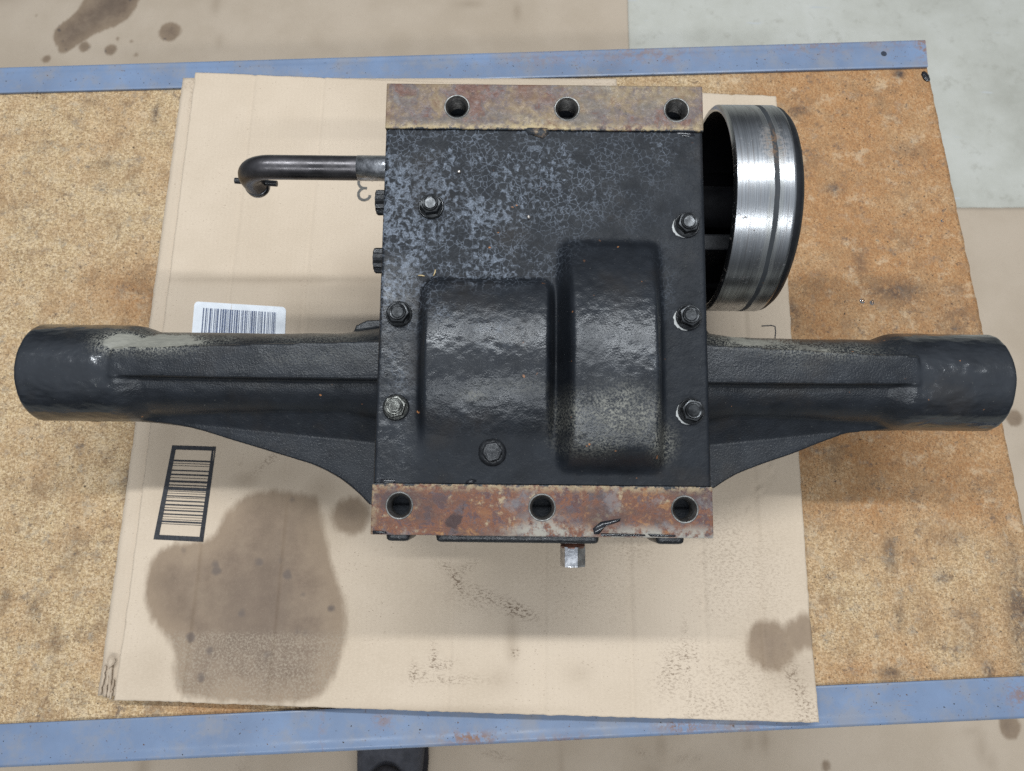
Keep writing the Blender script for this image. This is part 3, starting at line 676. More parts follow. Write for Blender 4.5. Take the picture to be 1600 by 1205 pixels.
# --- cover: a cast height field with the two gear domes
res = .00105
nx, ny = int((XR - XL) / res), int((YPF - YPN) / res)
gx, gy = np.meshgrid(np.linspace(XL, XR, nx), np.linspace(YPN, YPF, ny))
def rrect(x, y, x0, x1, y0, y1, r):
    cx, cy = (x0 + x1) / 2, (y0 + y1) / 2; qx = np.abs(x - cx) - (x1 - x0) / 2 + r; qy = np.abs(y - cy) - (y1 - y0) / 2 + r
    return np.hypot(np.maximum(qx, 0), np.maximum(qy, 0)) + np.minimum(np.maximum(qx, qy), 0) - r
def dome(px0, px1, pyf, pyn, pyc, rad, top, draft):
    x0, _ = L(px0, 560, HT + .005); x1, _ = L(px1, 560, HT + .010); _, yf = L((px0 + px1) / 2, pyf, HT + .004); _, yn = L((px0 + px1) / 2, pyn, HT); _, yc = L((px0 + px1) / 2, pyc, HT + top)
    sd = rrect(gx, gy, x0, x1, yn, yf, .009)
    pr = np.sqrt(np.maximum(rad ** 2 - (gy - yc) ** 2, 0)) - (rad - top)
    pr = .5 * (pr + np.sqrt(pr * pr + .0055 ** 2)) - .0004; return np.maximum(pr, 0) * sstep(0, draft, -sd) * sstep(yn, yn + .02, gy)
h = np.maximum(dome(655, 867, 433, 735, 540, .082, .019, .0034), dome(870, 1042, 368, 752, 560, .120, .032, .0085))
hf = .0022 * sstep(.004, 0, np.abs(gy - YPN)) * 0
def blur(a, s):
    k = np.exp(-.5 * (np.arange(-int(3 * s), int(3 * s) + 1) / s) ** 2); k /= k.sum(); n = len(k) // 2
    a = np.pad(a, n, mode='edge'); a = np.apply_along_axis(lambda m: np.convolve(m, k, 'valid'), 0, a); return np.apply_along_axis(lambda m: np.convolve(m, k, 'valid'), 1, a)
h = blur(h, 1.35)
wx0, _ = L(655, 560, HT)
wet = .66 * np.clip(sstep(wx0 + .004, wx0 - .010, gx) * sstep(L(620, 380, HT)[1], L(620, 430, HT)[1], gy), 0, 1) * (.5 + .9 * fbm(gx, gy, 90, 3, 15))
wet = np.maximum(wet, .8 * sstep(.02, .006, np.abs(gx - L(690, 520, HT)[0])) * sstep(.03, .01, np.abs(gy - L(690, 560, HT)[1])))
wet = np.maximum(wet, .7 * sstep(.03, .01, np.hypot(gx - L(820, 570, HT)[0], (gy - L(820, 575, HT)[1]) * 2.2)))
wet = np.maximum(wet, .72 * sstep(.003, .009, h) * (.7 + .5 * fbm(gx, gy, 40, 3, 5)))
nz = (fbm(gx, gy, 260, 2, 71) - .5) * (.0003 + .0003 * wet) + (fbm(gx, gy, 40, 2, 72) - .5) * .0003 + (fbm(gx, gy, 480, 2, 75) - .5) * .0003
z = HT - .0012 + h + nz
edge = np.minimum(np.minimum(gx - XL, XR - gx), 1); z -= .0012 * sstep(.0015, 0, edge)
top = np.stack([gx, gy, z], -1).reshape(-1, 3); N = nx * ny; idx = np.arange(N).reshape(ny, nx)
q = np.stack([idx[:-1, :-1], idx[:-1, 1:], idx[1:, 1:], idx[1:, :-1]], -1).reshape(-1, 4)
per = np.concatenate([idx[0, :], idx[1:, -1], idx[-1, -2::-1], idx[-2:0:-1, 0]])
low = top[per].copy(); low[:, 2] = HT - .015
M_ = len(per); li = np.arange(M_) + N
side = np.stack([per, li, np.roll(li, -1), np.roll(per, -1)], -1)
me = from_np(np.concatenate([top, low]), np.concatenate([q, side]))
me.polygons.foreach_set('use_smooth', np.concatenate([np.ones(len(q), bool), np.zeros(M_, bool)]))
def pad(a): return np.concatenate([a.ravel(), np.zeros(M_)])
def G(px, py, rx, ry, a=1.0):
    cx, cy = L(px, py, HT); return a * np.exp(-((gx - cx) / rx) ** 2 - ((gy - cy) / ry) ** 2)
film_sheen = np.maximum.reduce([G(660, 300, .05, .045, .85), G(625, 420, .025, .04, .8), G(740, 300, .05, .04, .75), G(620, 350, .03, .03, .95), G(900, 250, .06, .05, .42), G(860, 290, .06, .04, .45), G(760, 410, .05, .018, .6), G(620, 230, .03, .03, .5),
                          G(700, 215, .08, .012, .5), G(990, 225, .05, .02, .36), G(780, 525, .035, .014, .22), G(690, 500, .02, .012, .30), G(1040, 420, .012, .05, .18), G(1010, 560, .012, .02, .2), G(985, 500, .03, .014, .12), G(950, 330, .05, .02, .25),  # patches on the domes paint a faint lamp highlight
                          G(625, 560, .014, .04, .3), G(1050, 745, .02, .006, .06), G(740, 668, .02, .01, .15)])
film_sheen = film_sheen * (.55 + .9 * fbm(gx, gy, 26, 3, 81)); film_sheen = np.clip(film_sheen, .03, 1)
chalk = np.maximum.reduce([G(950, 650, .020, .016, 1.0), G(895, 665, .014, .016, .8), G(990, 655, .016, .016, .8), G(1030, 690, .010, .012, .95), G(920, 690, .022, .010, .7), G(740, 622, .010, .004, .6), G(800, 608, .03, .006, .35), G(880, 640, .01, .012, .6)])
chalk = np.clip((chalk * 1.15 - .12) * (.1 + 1.5 * fbm(gx, gy, 80, 4, 91)), 0, 1) * .85
setattr_(me, 'film_sheen', pad(film_sheen)); setattr_(me, 'chalk', pad(chalk)); setattr_(me, 'wet', pad(wet))
cover = tpart('casing_cover', me, cast, label='black cast cover with two rounded gear domes')
def ztop(x, y):
    i = int(np.clip((x - XL) / (XR - XL) * (nx - 1), 0, nx - 1)); j = int(np.clip((y - YPN) / (YPF - YPN) * (ny - 1), 0, ny - 1)); return float(z[j, i])

# --- machined mounting pads with threaded holes
def mount_pad(y0, y1, holes, mat, label, near):
    bm = bmesh.new(); box(bm, XL - .0004, XR + .0004, y0, y1, HT - .022, HT, .0007, 2)
    me = from_bm(bm); cut = bmesh.new()
    for hx, hy in holes: lathe(cut, [(0, -.019), (.0069, -.019), (.0069, -.0010), (.0079, .0002), (.0079, .004), (0, .004)], 40, Tm(hx, hy, HT))
    co = bpy.data.objects.new('tmpc', from_bm(cut)); COL.objects.link(co)
    me = evaluated(me, [('BOOLEAN', dict(object=co, operation='DIFFERENCE', solver='EXACT'))]); bpy.data.objects.remove(co)
    bm = bmesh.new(); bm.from_mesh(me); bmesh.ops.triangulate(bm, faces=bm.faces)
    for _ in range(5):
        ed = [e for e in bm.edges if e.calc_length() > .0055]
        if ed: bmesh.ops.subdivide_edges(bm, edges=ed, cuts=1); bmesh.ops.triangulate(bm, faces=[f for f in bm.faces if len(f.verts) > 3])
    me = from_bm(bm); c = co_of(me)
    if near:
        yy0, yy1 = y0, y1
        pale = sstep(yy0 + .010, yy0 + .002, c[:, 1]) * sstep(L(740, 820, HT)[0], L(840, 820, HT)[0], c[:, 0]) + .8 * np.exp(-((c[:, 0] - L(848, 815, HT)[0]) / .012) ** 2 - ((c[:, 1] - L(848, 815, HT)[1]) / .006) ** 2)
        oil = sd_poly(c[:, 0], c[:, 1], [L(px, py, HT) for px, py in ((693, 822), (696, 810), (712, 800), (718, 785), (726, 786), (722, 806), (722, 818), (712, 828))])
        setattr_(me, 'pale', np.clip(pale, 0, 1)); setattr_(me, 'oil', np.maximum(oil, -.02))
    inner = y1 if near else y0
    setattr_(me, 'edge', np.clip(sstep(.006, .0005, np.abs(c[:, 1] - inner)) * .9 + (.6 * sstep(.004, .0005, np.abs(c[:, 0] - XL)) if near else .8 * np.exp(-((c[:, 0] - L(830, 185, HT)[0]) / .014) ** 2 - ((c[:, 1] - y0) / .010) ** 2) + .5 * np.exp(-((c[:, 0] - L(1000, 155, HT)[0]) / .03) ** 2 - ((c[:, 1] - y1) / .012) ** 2)), 0, 1))
    setattr_(me, 'inner', np.abs(c[:, 1] - inner))
    o = tpart('mounting_pad', me, mat, cover, label=label)
    for hx, hy in holes:
        b2 = bmesh.new(); lathe(b2, [(.0085, .0001), (.0082, .0003), (.0076, .0002), (.0068, -.0012)], 40, Tm(hx, hy, HT)); m2 = from_bm(b2); m2.transform(Tm(0, 0, ZB)); link('hole_rim', m2, rimm, o)
        b2 = bmesh.new(); pr = [(.0068, -.0011)]; zz = -.0012
        while zz > -.0175: pr += [(.0067, zz), (.0061, zz - .0005)]; zz -= .0011
        lathe(b2, pr, 40, Tm(hx, hy, HT)); m2 = from_bm(b2)
        m2.transform(Tm(0, 0, ZB)); th = link('threaded_hole', m2, holem, o)
        b2 = bmesh.new(); lathe(b2, [(0, -.0178), (.0064, -.0178)], 24, Tm(hx, hy, HT)); m2 = from_bm(b2); m2.transform(Tm(0, 0, ZB)); link('hole_floor', m2, borem, o)
    return o
mount_pad(YPF, YF, [L(714, 167, HT), L(886, 170, HT), L(1057, 172, HT)], rust_far, 'brown and grey machined pad at the far end', False)
mount_pad(YN, YPN, [L(624, 790, HT), L(847, 793, HT), L(1070, 796, HT)], rust_near, 'orange rusted machined pad at the near end', True)
# flake of old paint and rust on the far pad's edge, tar smear on the near pad
def lump(name, pts, zlo, th, mat, parent, seed=0, lowz=None):
    rnd = random.Random(seed); bm = bmesh.new(); cx = sum(p[0] for p in pts) / len(pts); cy = sum(p[1] for p in pts) / len(pts)
    a = [bm.verts.new((x, y, zlo)) for x, y in pts]; c = [bm.verts.new((cx + (x - cx) * .75, cy + (y - cy) * .75, zlo + th * rnd.uniform(.6, 1.2))) for x, y in pts]; m = bm.verts.new((cx, cy, zlo + th * 1.15)); n = len(pts)
    for i in range(n): j = (i + 1) % n; bm.faces.new((a[i], a[j], c[j], c[i])); bm.faces.new((c[i], c[j], m))
    return tpart(name, from_bm(bm), mat, parent, True)
lump('rust_flake', [L(px, py, HT) for px, py in ((820, 198), (858, 199), (857, 209), (848, 216), (838, 212), (825, 209))], HT - .0008, .0016, rust_far, cover, 3)
tar = m_simple('wet_black_tar', (.008, .008, .010), .2, 0, .3, 120, .2, .0006)
for i, pp in enumerate([((925, 826), (938, 815), (955, 812), (972, 809), (971, 814), (950, 820), (938, 828), (935, 836), (927, 836)), ((935, 833), (975, 834), (1010, 835), (1012, 838), (975, 838.5), (936, 838)), ((1010, 834), (1058, 836), (1058, 839.5), (1015, 838.5)), ((581, 829), (603, 830), (606, 834), (582, 835)),
                        ((728, 753), (738, 749), (745, 751), (738, 755), (727, 756))]):
    lump('tar_smear', [L(px, py, HT) for px, py in pp], HT - .0003, .0012, tar, cover, 20 + i)
for i, pp in enumerate([((593, 748), (620, 749), (619, 756), (592, 757)), ((600, 580), (606, 585), (602, 590)), ((1055, 205), (1085, 204), (1088, 212), (1070, 214))]):
    lump('oil_crust', [L(px, py, HT) for px, py in pp], HT - .0016, .0012, tar, cover, 40 + i)

# --- lower casing, standing flat on the cardboard
bm = bmesh.new(); i_ = .005
box(bm, XL + i_, XR - i_, YN + i_, YF - i_, HT - .060, HT - .0145, .002)
tpart('casing_rim', from_bm(bm), cast, cover)
bm = bmesh.new()
x0, x1, y0, y1 = XL + .012, XR - .012, YN + .014, YF - .02
zb0 = lambda y: (.0128 - AX[2] - y * math.sin(TX)) / math.cos(TX)
vs = [bm.verts.new((x, y, zz)) for x in (x0, x1) for y in (y0, y1) for zz in (zb0(y), HT - .058)]
fs = [bm.faces.new([vs[i] for i in qd]) for qd in ((0, 1, 3, 2), (4, 6, 7, 5), (0, 4, 5, 1), (2, 3, 7, 6), (0, 2, 6, 4), (1, 5, 7, 3))]
bmesh.ops.bevel(bm, geom=list(bm.edges), offset=.008, segments=3, affect='EDGES')
tpart('gear_case', sharp(from_bm(bm), 40), cast, TA, label='black lower gear case')
# bosses and lip on the near face, just showing below the pad
for px0, px1, pr in ((603, 641, .0053), (681, 936, .0056), (1024, 1069, .0053)):
    bm = bmesh.new(); a = L(px0, 842, HT - .02)[0]; c = L(px1, 842, HT - .02)[0]
    box(bm, a, c, YN - pr, YN + .02, HT - .055, HT - .018, .0035, 3); tpart('front_boss', sharp(from_bm(bm), 40), dark, cover)
# drain plug pointing at the viewer's side
dx, dy = L(896, 862, HT - .030)
MP = Tm(dx, YN - .003, HT - .036) @ Matrix.Rotation(R(90), 4, 'X')
bm = bmesh.new(); pr = [(0, 0), (.0080, 0)]; zz = .001
while zz < .006: pr += [(.0082, zz), (.0076, zz + .0005)]; zz += .001
pr += [(.0074, .0064), (0, .0064)]
lathe(bm, pr, 32, MP); plug = tpart('drain_plug', sharp(from_bm(bm), 40), m_simple('rusty_thread', (.16, .075, .05), .5, .6, .4, 200), TA, label='steel drain plug with rusty thread')
bm = bmesh.new(); prism(bm, [(.0082 * math.cos(R(60 * k + 12)), .0082 * math.sin(R(60 * k + 12))) for k in range(6)], .0055, .0185, .0012, 2)
bmesh.ops.transform(bm, matrix=MP, verts=bm.verts); m2 = from_bm(bm); m2.transform(Tm(0, 0, ZB)); link('plug_head', m2, steel, plug)

# --- bolts on the cover
def bolt(px, py, kind, seed, seal=False):
    hx, hy = L(px, py, HT + .006); zb = ztop(hx, hy) - .0006; rnd = random.Random(seed); rot = rnd.uniform(0, 60)
    r = .0070; e = Tm(hx, hy, zb)
    bm = bmesh.new(); lathe(bm, [(.0052, .0002), (.0083, .0002), (.0083, .0016), (.0078, .0021), (.0052, .0021)], 36, e)
    bm2 = bmesh.new(); prism(bm2, [(r * math.cos(R(60 * k + rot)), r * math.sin(R(60 * k + rot))) for k in range(6)], .0020, .0076, .0007, 2)
    lathe(bm2, [(0, .0080), (.0034, .0080), (.0042, .0085), (.0048, .0086), (.0053, .0080), (.0054, .006)], 28)
    lathe(bm2, [(.0076, .0019), (.0076, .0024), (.0058, .0036)], 30)
    bmesh.ops.transform(bm2, matrix=e, verts=bm2.verts)
    b = tpart('bolt', sharp(from_bm(bm2), 30), boltm if kind != 'bright' else brightm, cover)
    m2 = from_bm(bm); m2.transform(Tm(0, 0, ZB)); link('washer', sharp(m2, 30), boltm if not seal else dark, b)
    if seal:
        bm = bmesh.new(); n = 14; V = []
        for k in range(n + 1):
            a = R(150 + 115 * k / n); t = math.sin(math.pi * k / n); V.append((.0080, .0085 + .0021 * t * rnd.uniform(.5, 1.15), a))
        for (r0, r1, a), (s0, s1, c) in zip(V[:-1], V[1:]):
            q = [bm.verts.new((rr * math.cos(aa), rr * math.sin(aa), zz)) for rr, aa, zz in ((r0, a, .0012), (r1, a, .0003), (s1, c, .0003), (s0, c, .0012))]; bm.faces.new(q)
        bmesh.ops.remove_doubles(bm, verts=bm.verts, dist=1e-5); bmesh.ops.transform(bm, matrix=e, verts=bm.verts); m2 = from_bm(bm); m2.transform(Tm(0, 0, ZB)); link('sealant', m2, sealm, b)
bolt(672, 317, 'dark', 1); bolt(621, 487, 'dark', 2); bolt(616, 635, 'bright', 3)
bolt(1077, 346, 'dark', 4, True); bolt(1080, 492, 'dark', 5, True); bolt(1084, 641, 'dark', 6, True)
hx, hy = L(769, 706, HT + .004); bm = bmesh.new(); zz = ztop(hx, hy)
lathe(bm, [(.0094, -.001), (.0084, .0008), (.0079, .0020), (.0060, .0026)], 28)
prism(bm, [(.0066 * math.cos(R(60 * k + 10)), .0066 * math.sin(R(60 * k + 10))) for k in range(6)], .0010, .0062, .0012, 2)
lathe(bm, [(.0044, .0060), (.0036, .0066), (.0024, .0056), (0, .0055)], 18)
bmesh.ops.transform(bm, matrix=Tm(hx, hy, zz), verts=bm.verts); rnd = random.Random(4)
for v in bm.verts: v.co += Vector((rnd.uniform(-1, 1), rnd.uniform(-1, 1), rnd.uniform(-1, 1))) * .00022
tpart('rivet_plug', from_bm(bm), dark, cover, True)
# --- 12-point bolt heads on the left side
for px, py in ((589, 315), (587, 406)):
    hx, hy = L(px, py, HT - .022); n = 24; poly = [((.0085 if k % 2 else .0072) * math.cos(R(15 * k)), (.0085 if k % 2 else .0072) * math.sin(R(15 * k))) for k in range(n)]
    bm = bmesh.new(); prism(bm, poly, .002, .0125, .0010, 2); lathe(bm, [(0, 0), (.0092, 0), (.0092, .002), (0, .0021)], 30)
    bmesh.ops.transform(bm, matrix=Tm(XL - .0002 + .004, hy, HT - .024) @ Matrix.Rotation(R(-90), 4, 'Y'), verts=bm.verts)
    tpart('side_bolt', sharp(from_bm(bm), 30), dark, TA)

# --- axle housings: cast tube with collar, top rib, flaring web; remeshed so that all joints are filleted
zw = .002
def housing(sgn, xend, xcas, web, gus):
    bm = bmesh.new(); Ln = abs(xend - xcas) ; s = sgn
    Mx = Matrix.Rotation(R(90) * s, 4, 'Y')                          # local z runs outward along x
    rc, rt = .0368, .0318
    x0 = xcas - s * .016                                             # starts inside the casing
    Lt = abs(xend - x0)
    colL = .082
    # core + collar with a bore, one lathe
    lathe(bm, [(0, 0), (.043, 0), (.043, .010), (.037, .030), (.0325, .060), (rt, .10), (rt, Lt - colL - .006), (rc - .001, Lt - colL + .004), (rc, Lt - colL + .010), (rc, Lt - .0015), (rc - .0015, Lt), (.0255, Lt), (.0255, Lt - .045), (0, Lt - .045)], 72, Tm(x0, 0, 0) @ Mx)
    # top rib
    def ribbox(xa, xb, ya0, ya1, yb0, yb1, za0, za1, zb_, zb1):
        vs = [bm.verts.new(p) for p in ((xa, ya0, za0), (xa, ya1, za0), (xa, ya1, za1), (xa, ya0, za1), (xb, yb0, zb_), (xb, yb1, zb_), (xb, yb1, zb1), (xb, yb0, zb1))]
        for qd in ((0, 1, 2, 3), (7, 6, 5, 4), (0, 4, 5, 1), (1, 5, 6, 2), (2, 6, 7, 3), (3, 7, 4, 0)): bm.faces.new([vs[k] for k in qd])
    xm = xend - s * (colL - .012)
    ribbox(x0, xm, -.0090, .0200, -.0070, .0135, 0, .0460, 0, .0372)
    ribbox(x0, x0 + s * .018, -.013, .026, -.0088, .0195, 0, .052, 0, .0452)
    # near web: flat plate, outline by web points (x, y)
    def cr(p):
        o_ = []; q_ = [p[0]] + p + [p[-1]]
        for i in range(1, len(q_) - 2):
            for k in range(6):
                t = k / 6; o_.append(tuple(.5 * (2 * q_[i][d] + (q_[i + 1][d] - q_[i - 1][d]) * t + (2 * q_[i - 1][d] - 5 * q_[i][d] + 4 * q_[i + 1][d] - q_[i + 2][d]) * t * t + (3 * q_[i][d] - q_[i - 1][d] - 3 * q_[i + 1][d] + q_[i + 2][d]) * t ** 3) for d in (0, 1)))
        return o_ + [p[-1]]
    poly = [(x0, .0), web[0]] + cr(web[1:]) + [(xm, .0)]
    zt0 = zw
    a = [bm.verts.new((x, y, zt0 - .012)) for x, y in poly]; c = [bm.verts.new((x, y, zt0)) for x, y in poly]
    bm.faces.new(a); bm.faces.new(c[::-1])
    for k in range(len(poly)): j = (k + 1) % len(poly); bm.faces.new((a[k], a[j], c[j], c[k]))
    # concave root between tube and web
    for (xa, ya, xb, yb, top) in ((x0, -.056, xm, -.040, .022),):
        A = [(xa, -.018, top + .004), (xa, ya, zt0 - .001), (xa, -.018, zt0 - .006)]; B = [(xb, -.018, top), (xb, yb + .004, zt0 - .001), (xb, -.018, zt0 - .006)]
        va = [bm.verts.new(p) for p in A]; vb = [bm.verts.new(p) for p in B]
        bm.faces.new(va); bm.faces.new(vb[::-1])
        for k in range(3): j = (k + 1) % 3; bm.faces.new((va[k], vb[k], vb[j], va[j]))
    # small far gusset beside the casing
    a = [bm.verts.new((x, y, -.02)) for x, y in gus]; c = [bm.verts.new((x, y, .004)) for x, y in gus]
    bm.faces.new(a); bm.faces.new(c[::-1])
    for k in range(len(gus)): j = (k + 1) % len(gus); bm.faces.new((a[k], a[j], c[j], c[k]))
    # thick root web under the rib next to the casing
    ribbox(x0, x0 + s * .04, -.034, .034, -.012, .014, -.03, .031, -.02, .024)
    me = from_bm(bm)
    me = evaluated(me, [('REMESH', dict(mode='VOXEL', voxel_size=.00125, use_smooth_shade=True)), ('SMOOTH', dict(factor=.5, iterations=4))])
    c = co_of(me)
    dirn = c.copy(); dirn[:, 0] = 0; dirn /= (np.linalg.norm(dirn, axis=1, keepdims=True) + 1e-9); an = np.arctan2(c[:, 2], c[:, 1]) * .036
    onc = sstep(colL + .015, colL - .01, np.abs(c[:, 0] - xend)); dsp = (fbm(c[:, 0] * .6, an, 150, 3, 3) - .5) * (.0004 + .0006 * onc) + (fbm(c[:, 0], an, 34, 2, 8) - .5) * .0005
    c = c + dirn * dsp[:, None]; me.vertices.foreach_set('co', c.astype(np.float32).ravel()); me.update()
    chk = np.zeros(len(c)); 
    for px, py, rx, ry, a in ((200, 534, .017, .0075, 2.6), (255, 532, .030, .0085, 2.4), (330, 526, .03, .007, .6), (480, 523, .045, .007, .55), (1180, 531, .03, .009, 1.5), (1270, 544, .035, .008, 1.3), (1330, 550, .02, .007, .6), (540, 562, .03, .006, .18), (480, 566, .03, .006, .25), (1240, 577, .015, .005, .2)):
        qx, qy = L(px, py, .025); chk = np.maximum(chk, a * np.exp(-((c[:, 0] - qx) / rx) ** 2 - ((c[:, 1] - qy) / ry) ** 2))
    chk = np.clip(chk * (.25 + 1.5 * fbm(c[:, 0] * .45, c[:, 1], 120, 4, 66)), 0, 2); setattr_(me, 'chalk', chk); setattr_(me, 'film_sheen', .03 + .06 * np.clip(chk, 0, 1) + .06 * fbm(c[:, 0], c[:, 1], 30, 3, 7))
    setattr_(me, 'wet', np.maximum(.58, 1.0 * sstep(colL + .02, colL - .02, np.abs(c[:, 0] - xend))))
    return tpart('axle_housing', me, cast, TA, True, label='left axle housing tapering into the casing' if s < 0 else 'right axle housing tapering into the casing')
def wp(*pp): return [L(px, py, zw) for px, py in pp]
housing(-1, L(43, 580, .02)[0], XL, [(XL + .016, L(580, 790, zw)[1])] + wp((577, 789), (556, 768), (528, 746), (490, 727), (437, 710), (370, 690), (300, 669), (240, 660), (170, 655)), [(XL + .006, 0), (XL - .05, 0), (XL - .036, L(530, 508, .004)[1]), (XL - .028, L(545, 500, .004)[1]), (XL + .006, L(585, 500, .004)[1])])
housing(1, L(1567, 598, .02)[0], XR, [(XR - .016, L(1116, 764, zw)[1])] + wp((1116, 763), (1150, 742), (1200, 722), (1240, 709), (1290, 689), (1330, 676), (1380, 672), (1440, 671)), [(XR - .006, 0), (XR + .045, 0), (XR + .026, L(1150, 517, .004)[1]), (XR + .018, L(1138, 507, .004)[1]), (XR - .006, L(1116, 506, .004)[1])])

# --- brake drum on its shaft
DZ = .010; dyc = L(1120, 330, DZ)[1]; dr = .0768
dx0 = L(1102, 328, DZ)[0]; dx1 = dx0 + .0490
bm = bmesh.new(); w0 = dx1 - dx0
lathe(bm, [(dr - .0046, .0006), (dr - .0034, .0), (dr - .0014, .0005), (dr, .0018), (dr, w0 * .18), (dr, w0 * .36), (dr, w0 * .55), (dr, w0 * .75), (dr, w0 - .0095), (dr, w0 - .0086), (dr - .0006, w0 - .0075)], 160, Tm(dx0, dyc, DZ) @ RY90)
me = from_bm(bm); c = co_of(me)
dw = m_drum(dx0, dx1)
me_r = 0 * c[:, 0]
qx = dx0 + w0 * .58; ang = np.arctan2(c[:, 2] - DZ, c[:, 1] - dyc)
drum_me = sharp(me, 40)
rr = np.exp(-((c[:, 0] - qx) / .006) ** 2 - ((ang - R(75)) / .16) ** 2); setattr_(drum_me, 'rust', np.clip(rr * 1.4, 0, 1))
drum = tpart('brake_drum', drum_me, dw, TA, label='bright worn steel brake drum with a dark stripe')
blackdrum = m_simple('black_drum_paint', (.007, .0075, .009), .5, 0, .4, 90, .3, .0006, .3)
insidem = m_simple('drum_shade_black', (.004, .004, .005), .65, 0, .3, 90, .2, .0005, .12)  # shade inside the hollow drum, painted as a near-black colour
bm = bmesh.new()
lathe(bm, [(dr - .0006, w0 - .0076), (dr - .0010, w0 - .005), (dr - .004, w0 - .0015), (dr - .010, w0 + .0012), (.030, w0 + .0012), (.016, w0 + .004), (0, w0 + .004)], 128, Tm(dx0, dyc, DZ) @ RY90)
me = sharp(from_bm(bm), 50); me.transform(Tm(0, 0, ZB)); link('drum_back', me, blackdrum, drum)
bm = bmesh.new()
lathe(bm, [(dr - .0047, .0008), (dr - .0060, .008), (dr - .0060, w0 - .010), (dr - .012, w0 - .006), (.0185, w0 - .006), (.0185, -.045), (0, -.045)], 96, Tm(dx0, dyc, DZ) @ RY90)
me = sharp(from_bm(bm), 40); me.transform(Tm(0, 0, ZB)); link('drum_inside', me, insidem, drum)
bm = bmesh.new(); ky = L(1125, 385, DZ + .02)[1]; box(bm, dx0 - .03, dx0 + .020, ky - .006, ky + .006, DZ - .01, DZ + .030, .0015); me = from_bm(bm); me.transform(Tm(0, 0, ZB)); link('brake_arm', me, blackdrum, drum)

# --- bent shift lever on the left
lz_ = .066; lr = .0084
ya = L(500, 258.5, lz_ + .004)[1]; xe = L(378, 258, lz_)[0]
leverm = m_simple('heat_blued_steel', (.105, .098, .100), .33, .9, .45, 40, .25, .0005)
bend = .020; cxb = xe + lr * 0 + bend
pts = [(XL + .004 - k * (XL + .004 - cxb) / 14, ya, lz_) for k in range(15)]
for k in range(1, 13):
    a = R(90 * k / 12); pts.append((cxb - bend * math.sin(a), ya, lz_ - bend + bend * math.cos(a)))
for k in range(1, 5): pts.append((cxb - bend, ya, lz_ - bend - .0035 * k))
bm = bmesh.new(); sweep(bm, pts, lr, 32); lever = tpart('shift_lever', sharp(from_bm(bm), 50), leverm, TA, label='dark bent steel shift lever with bright worn collar')
bm = bmesh.new(); xc1 = L(559, 258, lz_)[0]; lathe(bm, [(lr - .001, 0), (lr + .0003, .0004), (lr + .0003, XL + .003 - xc1)], 36, Tm(xc1, ya, lz_) @ RY90); me = from_bm(bm); me.transform(Tm(0, 0, ZB)); link('collar', me, steel, lever, True)
bm = bmesh.new(); ex, ey, ez = pts[-1]; sweep(bm, [(ex - .0145, ey + .001, ez + .008), (ex + .0165, ey - .001, ez + .008)], .0022, 14); me = from_bm(bm); me.transform(Tm(0, 0, ZB)); link('cross_pin', sharp(me, 40), dark, lever)
bm = bmesh.new(); lathe(bm, [(lr + .0006, .0), (lr + .0006, .004), (lr - .0004, .0045)], 32, Tm(ex, ey, ez)); me = from_bm(bm); me.transform(Tm(0, 0, ZB)); link('end_ring', me, steel, lever, True)

# ================================================================== loose small things
def world_on_cover(px, py):
    x, y = L(px, py, HT); p = AX + RM @ np.array([x, y, ztop(x, y)]); return Vector(p)
chip = m_simple('bright_metal_chip', (.62, .56, .50), .25, .8, .2, 300)
straw = m_simple('dry_straw', (.50, .38, .20), .6, 0, .3, 300)
for px, py, nm, lb_ in ((717, 268, 'metal_speck', 'tiny bright speck lying on the black cover beyond the far left bolt'), (826, 339, 'metal_speck', 'tiny bright speck lying on the black cover near its middle')):
    p = world_on_cover(px, py); bm = bmesh.new(); bmesh.ops.create_icosphere(bm, subdivisions=2, radius=.0012)
    for v in bm.verts: v.co *= random.Random(v.index + px).uniform(.75, 1.2)
    o = link(nm, from_bm(bm), chip, None, True, label=lb_, category='speck', group='bright specks on the cover'); o.location = p + Vector((0, 0, .0007))
for (a, c, lb_) in (((680, 421), (677, 431), 'short upright straw fibre on the cover beside the left dome'), ((653, 430), (663, 431), 'short flat straw fibre on the cover left of the other fibre'), ):
    pa, pc = world_on_cover(*a), world_on_cover(*c); bm = bmesh.new(); m = (pa + pc) / 2 + Vector((.0004, 0, .0008)); o0 = pa.copy()
    sweep(bm, [pa - o0 + Vector((0, 0, .0003)), m - o0, pc - o0 + Vector((0, 0, .0003))], .0004, 6); o = link('straw_fibre', from_bm(bm), straw, None, True, label=lb_, category='fibre', group='straw fibres on the cover'); o.location = o0
water = MB('clear_droplet'); water.b.inputs['Transmission Weight'].default_value = 1.0; water.fin((1, 1, 1), .02); water.b.inputs['IOR'].default_value = 1.33
for px, py, r, lb_ in ((1347, 470.5, .0026, 'larger clear droplet on the chipboard right of the drum'), (1362, 473.5, .0021, 'smaller clear droplet on the chipboard beside the larger droplet'), (1472, 345, .0016, 'tiny clear droplet near the right edge of the chipboard')):
    x, y = P(px, py); bm = bmesh.new(); lathe(bm, [(r, 0), (r * .93, r * .22), (r * .7, r * .42), (r * .35, r * .52), (0, r * .55)], 24); bmesh.ops.holes_fill(bm, edges=bm.edges)
    o = link('droplet', from_bm(bm), water.m, None, True, label=lb_, category='droplet', group='droplets on the chipboard'); o.location = (x, y, .0003)
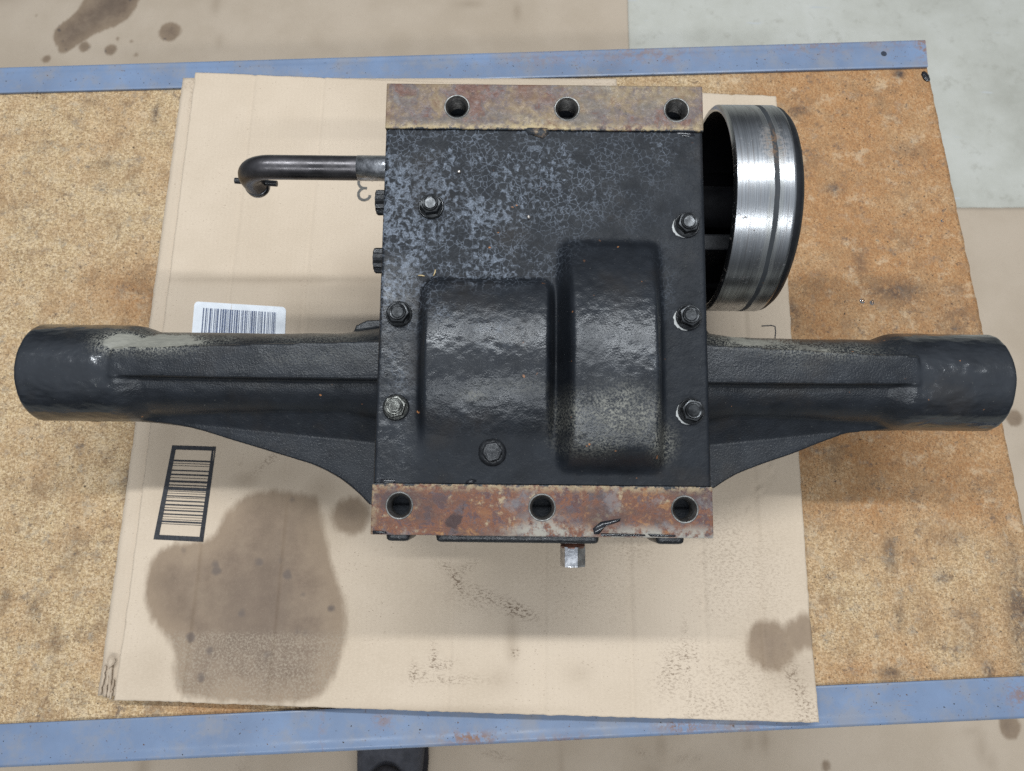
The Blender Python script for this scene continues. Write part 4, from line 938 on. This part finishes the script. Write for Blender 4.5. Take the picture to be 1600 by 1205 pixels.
x, y = P(1446, 120); bm = bmesh.new(); lathe(bm, [(.0042, 0), (.004, .0006), (.0028, .0012), (.0012, .0015), (0, .0015)], 20, Matrix.Diagonal((.85, 1.5, 1, 1)))
for v in bm.verts: v.co.x += random.Random(v.index).uniform(-.0006, .0006); v.co.y += random.Random(v.index + 50).uniform(-.0006, .0006)
o = link('oil_blob', from_bm(bm), tar, None, True, label='glossy black oil blob at the far right corner of the chipboard', category='oil'); o.location = (x, y, .0002); o.rotation_euler.z = R(20)
# dark grey shoe on the floor in front of the bench, mostly under the rail
shoem = m_simple('charcoal_shoe', (.060, .060, .070), .8, 0, .3, 60, .5, .001); shoed = m_simple('dark_trouser', (.022, .019, .021), .95, 0, .3, 90, .5, .001)
sx, sy = P(607, 1200, FZ + .08)
shoe = empty('shoe', (sx, sy, FZ + .018), label='dark grey shoe on the floor below the near blue rail', category='shoe')
bm = bmesh.new(); n = 28; rings = []
prof = [(.150, .012, .018), (.143, .036, .030), (.12, .050, .042), (.08, .056, .058), (.03, .056, .074), (-.02, .052, .086), (-.07, .046, .092), (-.12, .042, .090), (-.145, .034, .080), (-.155, .014, .06)]
for yy, wd, ht in prof:
    ring = []
    for k in range(n):
        a = 2 * math.pi * k / n; ca, sa = math.cos(a), math.sin(a)
        ring.append(bm.verts.new((wd * abs(ca) ** .7 * (1 if ca > 0 else -1), yy, max(0.0, ht / 2 + ht / 2 * abs(sa) ** .7 * (1 if sa > 0 else -1)))))
    rings.append(ring)
for a, c in zip(rings[:-1], rings[1:]):
    for k in range(n): bm.faces.new((a[k], a[(k + 1) % n], c[(k + 1) % n], c[k]))
bm.faces.new(rings[0]); bm.faces.new(rings[-1][::-1])
link('upper', from_bm(bm), shoem, shoe, True)
bm = bmesh.new(); prism(bm, [(.059 * math.cos(R(15 * k)) , .155 * math.sin(R(15 * k))) for k in range(24)], 0, .016, .003); link('sole', from_bm(bm), shoed, shoe)
bm = bmesh.new(); lathe(bm, [(.036, .06), (.039, .088), (.036, .094), (.032, .09), (0, .084)], 28, Tm(0, -.046, 0) @ Matrix.Diagonal((1, 1.45, 1, 1))); link('shoe_opening', from_bm(bm), shoed, shoe, True)
